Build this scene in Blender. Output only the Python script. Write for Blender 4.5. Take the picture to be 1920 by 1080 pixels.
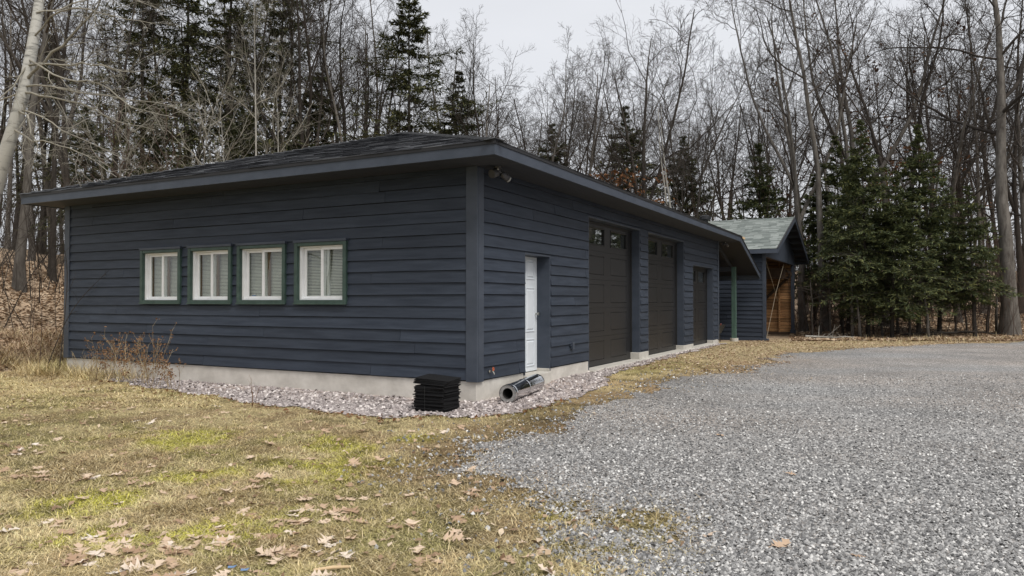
import bpy, math, random
import numpy as np
from mathutils import Vector
R = math.radians
for o in list(bpy.data.objects): bpy.data.objects.remove(o)
scn = bpy.context.scene
COL = scn.collection
# ------------------------------------------------------------------ camera
FPX = 1395.0                      # focal length in photograph pixels (1920 wide)
CAMZ = 1.5
cam_d = bpy.data.cameras.new('camera'); cam = bpy.data.objects.new('camera', cam_d)
COL.objects.link(cam); scn.camera = cam
cam_d.sensor_width = 36; cam_d.lens = FPX/1920*36
cam_d.clip_start = 0.05; cam_d.clip_end = 3000
cam.location = (0, 0, CAMZ); cam.rotation_euler = (R(90)+math.atan(24/FPX), 0, 0)
# ------------------------------------------------------------------ world: overcast sky
SUN_EL, SUN_AZ = 52, 150          # azimuth from +Y, clockwise: sun behind the camera, to the right
w = bpy.data.worlds.new('World'); scn.world = w; w.use_nodes = True
nt = w.node_tree; nt.nodes.clear()
n_out = nt.nodes.new('ShaderNodeOutputWorld'); n_bg = nt.nodes.new('ShaderNodeBackground')
n_sky = nt.nodes.new('ShaderNodeTexSky'); n_sky.sky_type = 'NISHITA'; n_sky.sun_disc = False
n_sky.sun_elevation = R(SUN_EL); n_sky.sun_rotation = R(SUN_AZ); n_sky.dust_density = 3
n_mix = nt.nodes.new('ShaderNodeMix'); n_mix.data_type = 'RGBA'
n_mix.inputs['Factor'].default_value = 0.9
n_tc = nt.nodes.new('ShaderNodeTexCoord'); n_map = nt.nodes.new('ShaderNodeMapping')
n_map.inputs['Scale'].default_value = (1.2, 1.2, 3.5)
n_ns = nt.nodes.new('ShaderNodeTexNoise'); n_ns.inputs['Scale'].default_value = 1.6
n_ns.inputs['Detail'].default_value = 5
n_cr = nt.nodes.new('ShaderNodeValToRGB')
n_cr.color_ramp.elements[0].position = 0.3; n_cr.color_ramp.elements[0].color = (7.2, 7.32, 7.65, 1)
n_cr.color_ramp.elements[1].position = 0.7; n_cr.color_ramp.elements[1].color = (8.2, 8.3, 8.6, 1)
nt.links.new(n_tc.outputs['Generated'], n_map.inputs['Vector'])
nt.links.new(n_map.outputs[0], n_ns.inputs['Vector']); nt.links.new(n_ns.outputs['Fac'], n_cr.inputs[0])
nt.links.new(n_sky.outputs[0], n_mix.inputs['A']); nt.links.new(n_cr.outputs[0], n_mix.inputs['B'])
nt.links.new(n_mix.outputs['Result'], n_bg.inputs[0]); n_bg.inputs[1].default_value = 0.063
nt.links.new(n_bg.outputs[0], n_out.inputs[0])
# ------------------------------------------------------------------ sun through cloud
sd = bpy.data.lights.new('sun', 'SUN'); sun = bpy.data.objects.new('sun', sd); COL.objects.link(sun)
sd.energy = 1.5; sd.angle = R(25); sd.color = (1, 0.96, 0.9)
az = R(SUN_AZ); el = R(SUN_EL)
sdir = Vector((math.sin(az)*math.cos(el), math.cos(az)*math.cos(el), math.sin(el)))
sun.rotation_euler = sdir.to_track_quat('Z', 'Y').to_euler()
sun.location = (10, -10, 30)
# ------------------------------------------------------------------ colour management
vs = scn.view_settings; vs.view_transform = 'Standard'; vs.look = 'None'; vs.gamma = 1
vs.use_curve_mapping = False; vs.exposure = 0.85

rng = np.random.default_rng(7); random.seed(7)
# ================================================================== helpers
def tag(o, label=None, cat=None, group=None, kind=None):
    if label: o['label'] = label
    if cat: o['category'] = cat
    if group: o['group'] = group
    if kind: o['kind'] = kind
    return o
def link(o, parent=None):
    COL.objects.link(o)
    if parent is not None: o.parent = parent
    return o
def empty(name, loc=(0, 0, 0), rz=0, parent=None):
    o = bpy.data.objects.new(name, None); o.empty_display_size = 0.2
    o.location = loc; o.rotation_euler = (0, 0, rz); return link(o, parent)
def mesh_np(name, V, F, mat=None, parent=None, smooth=False, colors=None, make_obj=True, mats=None, midx=None):
    V = np.asarray(V, np.float32).reshape(-1, 3); F = np.asarray(F, np.int32)
    k = F.shape[1]; me = bpy.data.meshes.new(name)
    me.vertices.add(len(V)); me.vertices.foreach_set('co', V.ravel())
    me.loops.add(F.size); me.loops.foreach_set('vertex_index', F.ravel())
    me.polygons.add(len(F)); me.polygons.foreach_set('loop_start', np.arange(0, F.size, k, dtype=np.int32))
    if smooth: me.polygons.foreach_set('use_smooth', np.ones(len(F), bool))
    me.update(calc_edges=True)
    if colors is not None:
        a = me.color_attributes.new('Col', 'FLOAT_COLOR', 'POINT')
        c = np.ones((len(V), 4), np.float32); c[:, :3] = colors
        a.data.foreach_set('color', c.ravel())
    if mat is not None: me.materials.append(mat)
    if not make_obj: return me
    return link(bpy.data.objects.new(name, me), parent)
class MB:
    """collects polygons, builds ONE mesh object"""
    def __init__(s): s.v = []; s.f = []
    def box(s, x0, x1, y0, y1, z0, z1):
        b = len(s.v)
        s.v += [(x0,y0,z0),(x1,y0,z0),(x1,y1,z0),(x0,y1,z0),(x0,y0,z1),(x1,y0,z1),(x1,y1,z1),(x0,y1,z1)]
        s.f += [(b,b+3,b+2,b+1),(b+4,b+5,b+6,b+7),(b,b+1,b+5,b+4),(b+1,b+2,b+6,b+5),(b+2,b+3,b+7,b+6),(b+3,b,b+4,b+7)]
        return s
    def hexa(s, p):             # 8 points, bottom ring then top ring
        b = len(s.v); s.v += [tuple(q) for q in p]
        s.f += [(b,b+3,b+2,b+1),(b+4,b+5,b+6,b+7),(b,b+1,b+5,b+4),(b+1,b+2,b+6,b+5),(b+2,b+3,b+7,b+6),(b+3,b,b+4,b+7)]
        return s
    def poly(s, pts):
        b = len(s.v); s.v += [tuple(p) for p in pts]; s.f.append(tuple(range(b, b+len(pts)))); return s
    def prism(s, pts, d):       # polygon extruded by vector d
        n = len(pts); b = len(s.v); d = Vector(d)
        s.v += [tuple(p) for p in pts] + [tuple(Vector(p)+d) for p in pts]
        s.f.append(tuple(range(b+n-1, b-1, -1))); s.f.append(tuple(range(b+n, b+2*n)))
        for i in range(n):
            j = (i+1) % n; s.f.append((b+i, b+j, b+n+j, b+n+i))
        return s
    def tube(s, pts, rad, n=10, cap=True):
        pts = [Vector(p) for p in pts]
        if not hasattr(rad, '__len__'): rad = [rad]*len(pts)
        b = len(s.v); d0 = (pts[-1]-pts[0]).normalized()
        ref = Vector((0,0,1)) if abs(d0.z) < .8 else Vector((1,0,0))
        for i, p in enumerate(pts):
            a = pts[max(i-1,0)]; c = pts[min(i+1,len(pts)-1)]
            t = (c-a).normalized() if (c-a).length > 1e-9 else d0
            u = t.cross(ref).normalized(); v = t.cross(u)
            for k in range(n):
                q = 2*math.pi*k/n
                s.v.append(tuple(p + rad[i]*(math.cos(q)*u + math.sin(q)*v)))
        for i in range(len(pts)-1):
            for k in range(n):
                k2 = (k+1) % n
                s.f.append((b+i*n+k, b+i*n+k2, b+(i+1)*n+k2, b+(i+1)*n+k))
        if cap:
            s.f.append(tuple(b+k for k in range(n-1,-1,-1))); e = b+(len(pts)-1)*n
            s.f.append(tuple(e+k for k in range(n)))
        return s
    def mesh(s, name, mat):
        me = bpy.data.meshes.new(name); me.from_pydata(s.v, [], s.f); me.update()
        if mat: me.materials.append(mat)
        return me
    def build(s, name, mat, parent=None, bevel=0, smooth=False):
        me = s.mesh(name, mat); o = link(bpy.data.objects.new(name, me), parent)
        if smooth:
            for p in me.polygons: p.use_smooth = len(p.vertices) == 4
        if bevel:
            m = o.modifiers.new('bevel', 'BEVEL'); m.width = bevel; m.segments = 2; m.limit_method = 'ANGLE'
        return o
def smooth(a, b, x):
    t = np.clip((x-a)/(b-a), 0, 1); return t*t*(3-2*t)
def vnoise(x, y, seed=0):
    x = np.asarray(x, np.float64); y = np.asarray(y, np.float64)
    xi = np.floor(x).astype(np.int64); yi = np.floor(y).astype(np.int64)
    fx = x-xi; fy = y-yi; fx = fx*fx*(3-2*fx); fy = fy*fy*(3-2*fy)
    def h(i, j):
        n = (i*374761393 + j*668265263 + seed*974711) & 0x7fffffff
        n = ((n ^ (n >> 13))*1274126177) & 0x7fffffff
        return ((n ^ (n >> 16)) & 0xffff)/65535.0
    return (h(xi,yi)*(1-fx)+h(xi+1,yi)*fx)*(1-fy)+(h(xi,yi+1)*(1-fx)+h(xi+1,yi+1)*fx)*fy
def fbm(x, y, seed=0, oct=4):
    r = 0; a = 0.5; tot = 0
    for i in range(oct):
        r = r + a*vnoise(x*2**i, y*2**i, seed+i*17); tot += a; a *= .5
    return r/tot
# ------------------------------------------------------------------ materials
def material(name): 
    m = bpy.data.materials.new(name); m.use_nodes = True
    return m, m.node_tree, m.node_tree.nodes['Principled BSDF']
def ramp(nt, stops):
    n = nt.nodes.new('ShaderNodeValToRGB'); e = n.color_ramp.elements
    e[0].position, e[0].color = stops[0][0], (*stops[0][1], 1)
    e[1].position, e[1].color = stops[-1][0], (*stops[-1][1], 1)
    for p, c in stops[1:-1]:
        q = e.new(p); q.color = (*c, 1)
    return n
def coords(nt, scale=(1,1,1), rand=False, geo=False):
    mp = nt.nodes.new('ShaderNodeMapping'); mp.inputs['Scale'].default_value = scale
    if geo: nt.links.new(nt.nodes.new('ShaderNodeNewGeometry').outputs['Position'], mp.inputs['Vector'])
    else: nt.links.new(nt.nodes.new('ShaderNodeTexCoord').outputs['Object'], mp.inputs['Vector'])
    if rand:
        oi = nt.nodes.new('ShaderNodeObjectInfo'); mu = nt.nodes.new('ShaderNodeMath'); mu.operation = 'MULTIPLY'
        mu.inputs[1].default_value = 50; nt.links.new(oi.outputs['Random'], mu.inputs[0])
        nt.links.new(mu.outputs[0], mp.inputs['Location'])
    return mp
def noisy(name, c0, c1, scale=(5,5,5), rough=.7, bump=.2, bscale=None, spec=.5, detail=6, rand=False, metal=0, vary=0, geo=False, bdist=.01, lo=.3, hi=.7):
    m, nt, b = material(name)
    mp = coords(nt, scale, rand, geo); ns = nt.nodes.new('ShaderNodeTexNoise')
    ns.inputs['Scale'].default_value = 1; ns.inputs['Detail'].default_value = detail; ns.inputs['Roughness'].default_value = .65
    nt.links.new(mp.outputs[0], ns.inputs['Vector'])
    rp = ramp(nt, [(lo, c0), (hi, c1)]); nt.links.new(ns.outputs['Fac'], rp.inputs[0])
    out = rp.outputs[0]
    if vary:
        oi = nt.nodes.new('ShaderNodeObjectInfo'); mr = nt.nodes.new('ShaderNodeMapRange')
        mr.inputs['To Min'].default_value = 1-vary; mr.inputs['To Max'].default_value = 1+vary
        nt.links.new(oi.outputs['Random'], mr.inputs[0])
        mx = nt.nodes.new('ShaderNodeVectorMath'); mx.operation = 'SCALE'
        nt.links.new(out, mx.inputs[0]); nt.links.new(mr.outputs[0], mx.inputs['Scale']); out = mx.outputs[0]
    nt.links.new(out, b.inputs['Base Color'])
    b.inputs['Roughness'].default_value = rough; b.inputs['Specular IOR Level'].default_value = spec
    b.inputs['Metallic'].default_value = metal
    if bump:
        bp = nt.nodes.new('ShaderNodeBump'); bp.inputs['Strength'].default_value = bump; bp.inputs['Distance'].default_value = bdist
        if bscale:
            mp2 = coords(nt, bscale, rand, geo); n2 = nt.nodes.new('ShaderNodeTexNoise'); n2.inputs['Scale'].default_value = 1
            n2.inputs['Detail'].default_value = 4; nt.links.new(mp2.outputs[0], n2.inputs['Vector'])
            nt.links.new(n2.outputs['Fac'], bp.inputs['Height'])
        else: nt.links.new(ns.outputs['Fac'], bp.inputs['Height'])
        nt.links.new(bp.outputs[0], b.inputs['Normal'])
    return m
def island(name, stops, rough=.8, spec=.3, trans=0, obj=False, bump=False):
    """colour picked per loose piece"""
    m, nt, b = material(name)
    rp = ramp(nt, stops); rp.color_ramp.interpolation = 'LINEAR'
    if obj:
        src = nt.nodes.new('ShaderNodeObjectInfo').outputs['Random']
    else: src = nt.nodes.new('ShaderNodeNewGeometry').outputs['Random Per Island']
    nt.links.new(src, rp.inputs[0]); nt.links.new(rp.outputs[0], b.inputs['Base Color'])
    b.inputs['Roughness'].default_value = rough; b.inputs['Specular IOR Level'].default_value = spec
    if trans:
        tr = nt.nodes.new('ShaderNodeBsdfTranslucent'); ad = nt.nodes.new('ShaderNodeMixShader'); ad.inputs[0].default_value = trans
        nt.links.new(rp.outputs[0], tr.inputs[0]); nt.links.new(b.outputs[0], ad.inputs[1]); nt.links.new(tr.outputs[0], ad.inputs[2])
        nt.links.new(ad.outputs[0], nt.nodes['Material Output'].inputs[0])
    return m
def glass_mat(name):
    m, nt, b = material(name); nt.nodes.remove(b)
    gl = nt.nodes.new('ShaderNodeBsdfGlossy'); gl.inputs['Roughness'].default_value = .01; gl.inputs[0].default_value = (.95,.95,.95,1)
    tr = nt.nodes.new('ShaderNodeBsdfTransparent'); tr.inputs[0].default_value = (.9,.92,.9,1)
    lw = nt.nodes.new('ShaderNodeLayerWeight'); lw.inputs[0].default_value = .5
    pw = nt.nodes.new('ShaderNodeMath'); pw.operation = 'POWER'; pw.inputs[1].default_value = 4; nt.links.new(lw.outputs['Facing'], pw.inputs[0])
    fr = nt.nodes.new('ShaderNodeMapRange'); fr.inputs['To Min'].default_value = .045; fr.inputs['To Max'].default_value = .9; nt.links.new(pw.outputs[0], fr.inputs[0])
    mx = nt.nodes.new('ShaderNodeMixShader'); nt.links.new(fr.outputs[0], mx.inputs[0])
    nt.links.new(tr.outputs[0], mx.inputs[1]); nt.links.new(gl.outputs[0], mx.inputs[2])
    nt.links.new(mx.outputs[0], nt.nodes['Material Output'].inputs[0]); return m
def attr_mat(name, rough=.9, spec=.2, nscale=None, namp=.5, bump=0, bscale=60, trans=0):
    m, nt, b = material(name)
    at = nt.nodes.new('ShaderNodeAttribute'); at.attribute_name = 'Col'; out = at.outputs['Color']
    if nscale:
        mp = coords(nt, (nscale,)*3, geo=True); ns = nt.nodes.new('ShaderNodeTexNoise'); ns.inputs['Scale'].default_value = 1
        ns.inputs['Detail'].default_value = 8; ns.inputs['Roughness'].default_value = .75; nt.links.new(mp.outputs[0], ns.inputs['Vector'])
        mr = nt.nodes.new('ShaderNodeMapRange'); mr.inputs['From Min'].default_value = .25; mr.inputs['From Max'].default_value = .75
        mr.inputs['To Min'].default_value = 1-namp; mr.inputs['To Max'].default_value = 1+namp; nt.links.new(ns.outputs['Fac'], mr.inputs[0])
        sc = nt.nodes.new('ShaderNodeVectorMath'); sc.operation = 'SCALE'; nt.links.new(out, sc.inputs[0]); nt.links.new(mr.outputs[0], sc.inputs['Scale']); out = sc.outputs[0]
        if bump:
            bp = nt.nodes.new('ShaderNodeBump'); bp.inputs['Strength'].default_value = bump; bp.inputs['Distance'].default_value = .03
            nt.links.new(ns.outputs['Fac'], bp.inputs['Height']); nt.links.new(bp.outputs[0], b.inputs['Normal'])
    nt.links.new(out, b.inputs['Base Color'])
    b.inputs['Roughness'].default_value = rough; b.inputs['Specular IOR Level'].default_value = spec
    return m
def gravel_mat(name, stops, scale, bump=.8):
    """crushed stone: one tone per stone, from a cell pattern fixed to the ground"""
    m, nt, b = material(name)
    mp = coords(nt, (scale,)*3, geo=True); vo = nt.nodes.new('ShaderNodeTexVoronoi'); vo.inputs['Scale'].default_value = 1
    nt.links.new(mp.outputs[0], vo.inputs['Vector'])
    sp = nt.nodes.new('ShaderNodeSeparateColor'); nt.links.new(vo.outputs['Color'], sp.inputs[0])
    rp = ramp(nt, stops); nt.links.new(sp.outputs[0], rp.inputs[0])
    mp2 = coords(nt, (.55,)*3, geo=True); ns = nt.nodes.new('ShaderNodeTexNoise'); ns.inputs['Scale'].default_value = 1; ns.inputs['Detail'].default_value = 6
    nt.links.new(mp2.outputs[0], ns.inputs['Vector'])
    mr = nt.nodes.new('ShaderNodeMapRange'); mr.inputs['From Min'].default_value = .3; mr.inputs['From Max'].default_value = .7
    mr.inputs['To Min'].default_value = .78; mr.inputs['To Max'].default_value = 1.18; nt.links.new(ns.outputs['Fac'], mr.inputs[0])
    sc = nt.nodes.new('ShaderNodeVectorMath'); sc.operation = 'SCALE'; nt.links.new(rp.outputs[0], sc.inputs[0]); nt.links.new(mr.outputs[0], sc.inputs['Scale'])
    mp3 = coords(nt, (.16,.30,.2), geo=True); n3 = nt.nodes.new('ShaderNodeTexNoise'); n3.inputs['Scale'].default_value = 1; n3.inputs['Detail'].default_value = 5
    nt.links.new(mp3.outputs[0], n3.inputs['Vector']); r3 = ramp(nt, [(.38,(1,1,1)), (.64,(1.05,.95,.87))]); nt.links.new(n3.outputs['Fac'], r3.inputs[0])
    mm = nt.nodes.new('ShaderNodeVectorMath'); mm.operation = 'MULTIPLY'; nt.links.new(sc.outputs[0], mm.inputs[0]); nt.links.new(r3.outputs[0], mm.inputs[1])
    nt.links.new(mm.outputs[0], b.inputs['Base Color'])
    bp = nt.nodes.new('ShaderNodeBump'); bp.inputs['Strength'].default_value = bump; bp.inputs['Distance'].default_value = .012; bp.invert = True
    nt.links.new(vo.outputs['Distance'], bp.inputs['Height']); nt.links.new(bp.outputs[0], b.inputs['Normal'])
    b.inputs['Roughness'].default_value = .85; b.inputs['Specular IOR Level'].default_value = .3
    return m
M = {}
M['navy'] = noisy('navy_siding', (.017,.024,.038), (.039,.050,.071), (1.3,1.3,16), .62, .35, (6,6,70), .35, rand=True, vary=.13, bdist=.004)
M['navy_e'] = noisy('navy_siding_side', (.017,.024,.038), (.039,.050,.071), (1.3,1.3,16), .62, .35, (6,6,70), .35, rand=True, vary=.13, bdist=.004)
M['trim'] = noisy('navy_trim_skylit', (.034,.044,.062), (.058,.070,.094), (2,2,3), .5, .12, (30,30,30), .4, rand=True, bdist=.003)  # same navy paint as the siding, lightened to carry sky light on the fascia
M['sheath_shade'] = noisy('sheathing_shade_dark', (.008,.009,.012), (.014,.016,.02), (4,4,4), .9, 0)  # near black: wall sheathing, and shade put into gaps and unlit rooms
M['bronze'] = noisy('garage_door_paint', (.0125,.0124,.0130), (.0165,.0163,.0170), (2,2,2), .42, .03, (300,300,300), .4, bdist=.001)
M['rubber'] = noisy('weatherstrip', (.008,.008,.008), (.012,.012,.012), (5,5,5), .6, 0)
M['white'] = noisy('white_vinyl', (.70,.71,.71), (.80,.81,.82), (6,6,6), .38, .02)
M['door'] = noisy('white_door_paint', (.60,.64,.68), (.68,.72,.76), (3,3,3), .45, .03)
M['green'] = noisy('green_trim', (.022,.046,.037), (.048,.085,.070), (7,7,7), .55, .1)
M['green_post'] = noisy('green_post_paint', (.036,.075,.060), (.075,.135,.108), (9,9,2), .6, .15)
M['concrete'] = noisy('concrete', (.43,.405,.365), (.64,.61,.56), (2.2,2.2,3), .9, .25, (40,40,40), .2)
M['concrete2'] = noisy('concrete_pier', (.42,.40,.36), (.58,.555,.505), (5,5,5), .9, .25, (60,60,60), .2)
M['shingle'] = island('roof_shingle', [(0,(.007,.008,.010)), (.45,(.016,.017,.020)), (.75,(.030,.032,.038)), (1,(.13,.135,.145))], .8, .2)
M['shingle_o'] = island('roof_shingle_piece', [(0,(.007,.008,.010)), (.45,(.016,.017,.020)), (.75,(.030,.032,.038)), (1,(.13,.135,.145))], .8, .2, obj=True)
M['cap'] = noisy('hip_cap', (.04,.042,.048), (.09,.094,.10), (20,20,20), .75, .3, (200,200,200), .4, rand=True)
M['gshingle'] = island('shed_shingle', [(0,(.125,.145,.137)), (.5,(.19,.212,.20)), (1,(.275,.30,.285))], .85, .25)
M['gshingle_o'] = island('shed_shingle_piece', [(0,(.115,.135,.127)), (.5,(.19,.212,.20)), (1,(.285,.31,.295))], .85, .25, obj=True)
M['dark'] = noisy('drip_edge', (.006,.006,.007), (.010,.010,.012), (5,5,5), .5, 0)
M['soffit'] = noisy('soffit', (.020,.023,.030), (.030,.034,.043), (2,14,2), .7, .1)
M['blind'] = noisy('blind_slat', (.66,.66,.59), (.76,.76,.69), (3,3,3), .6, 0)
M['wood'] = noisy('raw_wood', (.20,.095,.04), (.56,.33,.16), (1.2,1.2,14), .8, .3, (8,8,80), .2, rand=True, vary=.35)
M['wood_dark'] = noisy('brown_timber', (.045,.028,.018), (.09,.058,.036), (3,3,14), .8, .25, rand=True)
M['wood_pale'] = noisy('pale_wood', (.50,.36,.20), (.62,.47,.29), (4,20,4), .75, .2)
M['brownstile'] = noisy('varnished_stile', (.10,.055,.022), (.19,.11,.05), (8,8,3), .5, 0)
M['glass'] = glass_mat('window_glass')
M['black'] = noisy('asphalt_sheet', (.006,.006,.007), (.014,.014,.015), (40,40,40), .9, .4, (150,150,150), .2, rand=True, vary=.3)
M['steel'] = noisy('stainless_steel', (.55,.56,.58), (.72,.73,.75), (3,3,3), .14, .12, (5,5,5), .5, metal=1, bdist=.02)
M['steel_dull'] = noisy('pipe_insulation', (.16,.155,.15), (.34,.33,.32), (30,30,30), .7, .3)
M['bore'] = noisy('pipe_bore', (.012,.011,.010), (.03,.028,.026), (20,20,20), .8, 0)  # even near-black tone for the inside of the pipe
M['lamp'] = noisy('lamp_grey', (.045,.045,.05), (.07,.07,.075), (9,9,9), .5, 0)
M['lamp_lens'] = noisy('lamp_lens', (.28,.28,.27), (.4,.4,.38), (9,9,9), .2, 0)
M['brass'] = noisy('tap_metal', (.45,.44,.40), (.6,.58,.52), (20,20,20), .35, 0, metal=1)
M['orange'] = noisy('tap_handle', (.42,.09,.03), (.55,.14,.05), (20,20,20), .5, 0)
M['red'] = noisy('red_plastic', (.30,.09,.08), (.38,.13,.12), (9,9,9), .5, 0)
M['blue'] = noisy('blue_plastic', (.13,.22,.38), (.18,.28,.45), (9,9,9), .5, 0)
M['rope'] = noisy('rope', (.30,.25,.18), (.42,.36,.27), (40,40,40), .9, 0)
M['vent'] = noisy('black_vent', (.010,.011,.013), (.016,.017,.02), (5,5,5), .45, 0)
BK = dict(rough=.95, bump=.8, rand=True, vary=.28, spec=.15, bdist=.05)
M['bark'] = noisy('grey_bark', (.060,.052,.045), (.175,.160,.142), (7,7,1.6), **BK)
M['bark_d'] = noisy('dark_bark', (.026,.022,.019), (.080,.070,.060), (7,7,1.6), **BK)
M['bark_p'] = noisy('pale_bark', (.20,.19,.165), (.40,.385,.35), (5,5,2.5), **BK)
M['birch'] = noisy('birch_bark', (.13,.125,.115), (.44,.43,.395), (2.2,2.2,9), rough=.8, bump=.3, spec=.2, lo=.34, hi=.5)
M['twig'] = noisy('twig_bark', (.036,.030,.026), (.088,.076,.066), (.6,.6,.6), .95, 0, rand=True, vary=.25, spec=.1)
M['twig_p'] = noisy('pale_twig', (.19,.175,.145), (.33,.31,.26), (.6,.6,.6), .95, 0, rand=True, vary=.15, spec=.1)
M['twig_r'] = noisy('reddish_twig', (.055,.038,.031), (.12,.086,.070), (.4,.4,.4), .95, 0, spec=.1)
M['needle'] = island('spruce_needles', [(0,(.042,.058,.030)), (.5,(.086,.106,.046)), (.85,(.150,.165,.062)), (1,(.22,.22,.075))], .75, .25, .15)
M['needle_h'] = island('hemlock_needles', [(0,(.030,.040,.022)), (.45,(.066,.076,.037)), (.8,(.12,.122,.052)), (1,(.19,.18,.07))], .75, .25, .15)
M['rust'] = island('rusty_leaves', [(0,(.10,.045,.02)), (.6,(.20,.095,.045)), (1,(.30,.16,.085))], .9, .15, .2)
M['brownleaf'] = island('dry_brown_leaves', [(0,(.035,.02,.015)), (.6,(.09,.05,.032)), (1,(.17,.10,.06))], .9, .15, .2)
M['litter'] = island('leaf_litter_tone', [(0,(.14,.085,.05)), (.4,(.33,.225,.145)), (.8,(.52,.395,.27)), (1,(.68,.57,.43))], .9, .15, .1)
M['leaf'] = island('oak_leaf', [(0,(.36,.235,.15)), (.4,(.55,.40,.28)), (.8,(.68,.54,.41)), (1,(.76,.70,.63))], .75, .25, .1, obj=True)
M['stone'] = island('gravel_stone', [(0,(.09,.09,.091)), (.5,(.245,.242,.238)), (.85,(.40,.395,.385)), (1,(.70,.69,.665))], .85, .3)
M['stone_p'] = island('bed_stone', [(0,(.18,.155,.15)), (.5,(.38,.335,.325)), (.85,(.56,.505,.485)), (1,(.78,.725,.69))], .85, .3)
M['straw'] = island('dry_stems', [(0,(.20,.145,.085)), (.6,(.40,.31,.19)), (1,(.55,.45,.30))], .9, .15)
M['weed'] = island('weed_seed_heads', [(0,(.11,.06,.035)), (.6,(.22,.12,.06)), (1,(.34,.20,.11))], .9, .15)
M['ground'] = attr_mat('ground_earth', nscale=9, namp=.55, bump=.9)
M['grass'] = attr_mat('grass_blades', rough=.8, spec=.2)
M['drive'] = gravel_mat('driveway_gravel', [(0,(.080,.080,.080)), (.4,(.205,.202,.198)), (.75,(.325,.32,.312)), (1,(.56,.55,.535))], 55)
M['bed'] = gravel_mat('bed_gravel', [(0,(.12,.105,.10)), (.4,(.28,.245,.24)), (.75,(.45,.405,.39)), (1,(.68,.635,.61))], 34)

# ================================================================== layout frame
TH = R(28); UX, UY = math.sin(TH), math.cos(TH)       # garage side wall runs along (UX, UY)
CX, CY = -.523, 10.9                                  # near corner of the garage
def l2w(x, y): return (CX + x*UY + y*UX, CY - x*UX + y*UY)
def w2l(X, Y):
    dx, dy = X-CX, Y-CY; return dx*UY - dy*UX, dx*UX + dy*UY
def at(px, Y): return ((px-960)/FPX*Y, Y)
def gpt(px, py, z=0):
    Y = (CAMZ-z)*FPX/(py-564); return ((px-960)/FPX*Y, Y)
# ================================================================== terrain
def hgt(X, Y):
    X = np.asarray(X, float); Y = np.asarray(Y, float)
    lx, ly = w2l(X, Y); t = -lx
    d = np.maximum(0, t-11.3); gate = smooth(-7, 1, ly)
    bank = 4.6*(1-np.exp(-d*.075))*gate
    bank = bank + gate*smooth(.5, 4, d)*((fbm(X*.55, Y*.55, 3)-.5)*1.5+(fbm(X*1.6, Y*1.6, 4, 3)-.5)*.55)
    back = np.maximum(0, ly-30)*.06*smooth(0, 8, t+8)
    right = .062*np.maximum(0, Y-31)*smooth(13, 19, X)
    far = np.clip(np.maximum(np.maximum(bank, back), right), 0, 9)
    near = (fbm(X*.35, Y*.35, 11)-.5)*.10*smooth(2, 5, Y)*smooth(1.0, 4, np.hypot(np.maximum(0, np.maximum(-10-lx, lx-.5)), np.maximum(0, np.maximum(-ly, ly-16)))+0)
    sag = -.12*smooth(20, 30, ly)*smooth(6, 0, np.abs(lx))
    woods = (fbm(X*.22, Y*.22, 21)-.5)*.5*smooth(32, 40, Y)
    rise = .085*smooth(.9, 3.2, ly)*smooth(20, 16, ly)*smooth(3.2, .8, lx)*smooth(-1, 0, lx)
    return far + near + sag + woods + rise
def h1(X, Y): return float(hgt(np.array([X]), np.array([Y]))[0])
DRV = [(1.0,-12),(.7,1.5),(.48,4.06),(.40,4.8),(.06,5.72),(-.36,6.62),(-.14,7.58),(.45,8.68),(1.2,9.92),(2.9,13),(5.5,16.6),(7.8,20.7),(10.2,23.0),(14.6,25.8),(20.5,28.2),(31,30),(47,31)]
POLY = DRV + [(60,20),(40,8),(24,0),(20,-12)]
def sdist(X, Y, poly):
    """signed distance to a closed polygon, positive inside"""
    X = np.asarray(X, float); Y = np.asarray(Y, float)
    best = np.full(X.shape, 1e9); inside = np.zeros(X.shape, bool)
    n = len(poly)
    for i in range(n):
        x0, y0 = poly[i]; x1, y1 = poly[(i+1) % n]
        dx, dy = x1-x0, y1-y0
        t = np.clip(((X-x0)*dx+(Y-y0)*dy)/(dx*dx+dy*dy), 0, 1)
        best = np.minimum(best, np.hypot(X-x0-t*dx, Y-y0-t*dy))
        c = ((y0 > Y) != (y1 > Y)); 
        if abs(dy) > 1e-9: inside ^= c & (X < x0+(Y-y0)*dx/dy)
    return np.where(inside, best, -best)
def drive_mask(X, Y):
    s = sdist(X, Y, POLY)
    s = s + (fbm(X*.9, Y*.9, 5)-.5)*1.5 + (fbm(X*5, Y*5, 9, 3)-.5)*.5
    # islands of turf on the near edge
    for (ix, iy, r) in ((.20,5.15,.30),(.80,4.95,.20),(.78,4.55,.15),(.95,5.15,.10)):
        s = np.minimum(s, (np.hypot(X-ix, (Y-iy)*1.1)-r)*1.0 + (fbm(X*4, Y*4, 14, 3)-.5)*.7)
    return s
BED = [l2w(*p) for p in ((-9.2,.2),(-7.6,-.55),(-6.0,-1.05),(-4.6,-1.25),(-3.0,-1.45),(-1.6,-1.72),(-.3,-1.75),(.75,-1.1),(1.05,-.2),(1.05,.8),(1.05,2.2),(.75,3.4),(.5,4.6),(.42,7.2),(.34,10),(.30,13),(.28,15.6),(-.3,15.6),(-.3,.3))]
def bed_mask(X, Y): return sdist(X, Y, BED) + (fbm(X*3, Y*3, 31, 3)-.5)*.45
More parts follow.
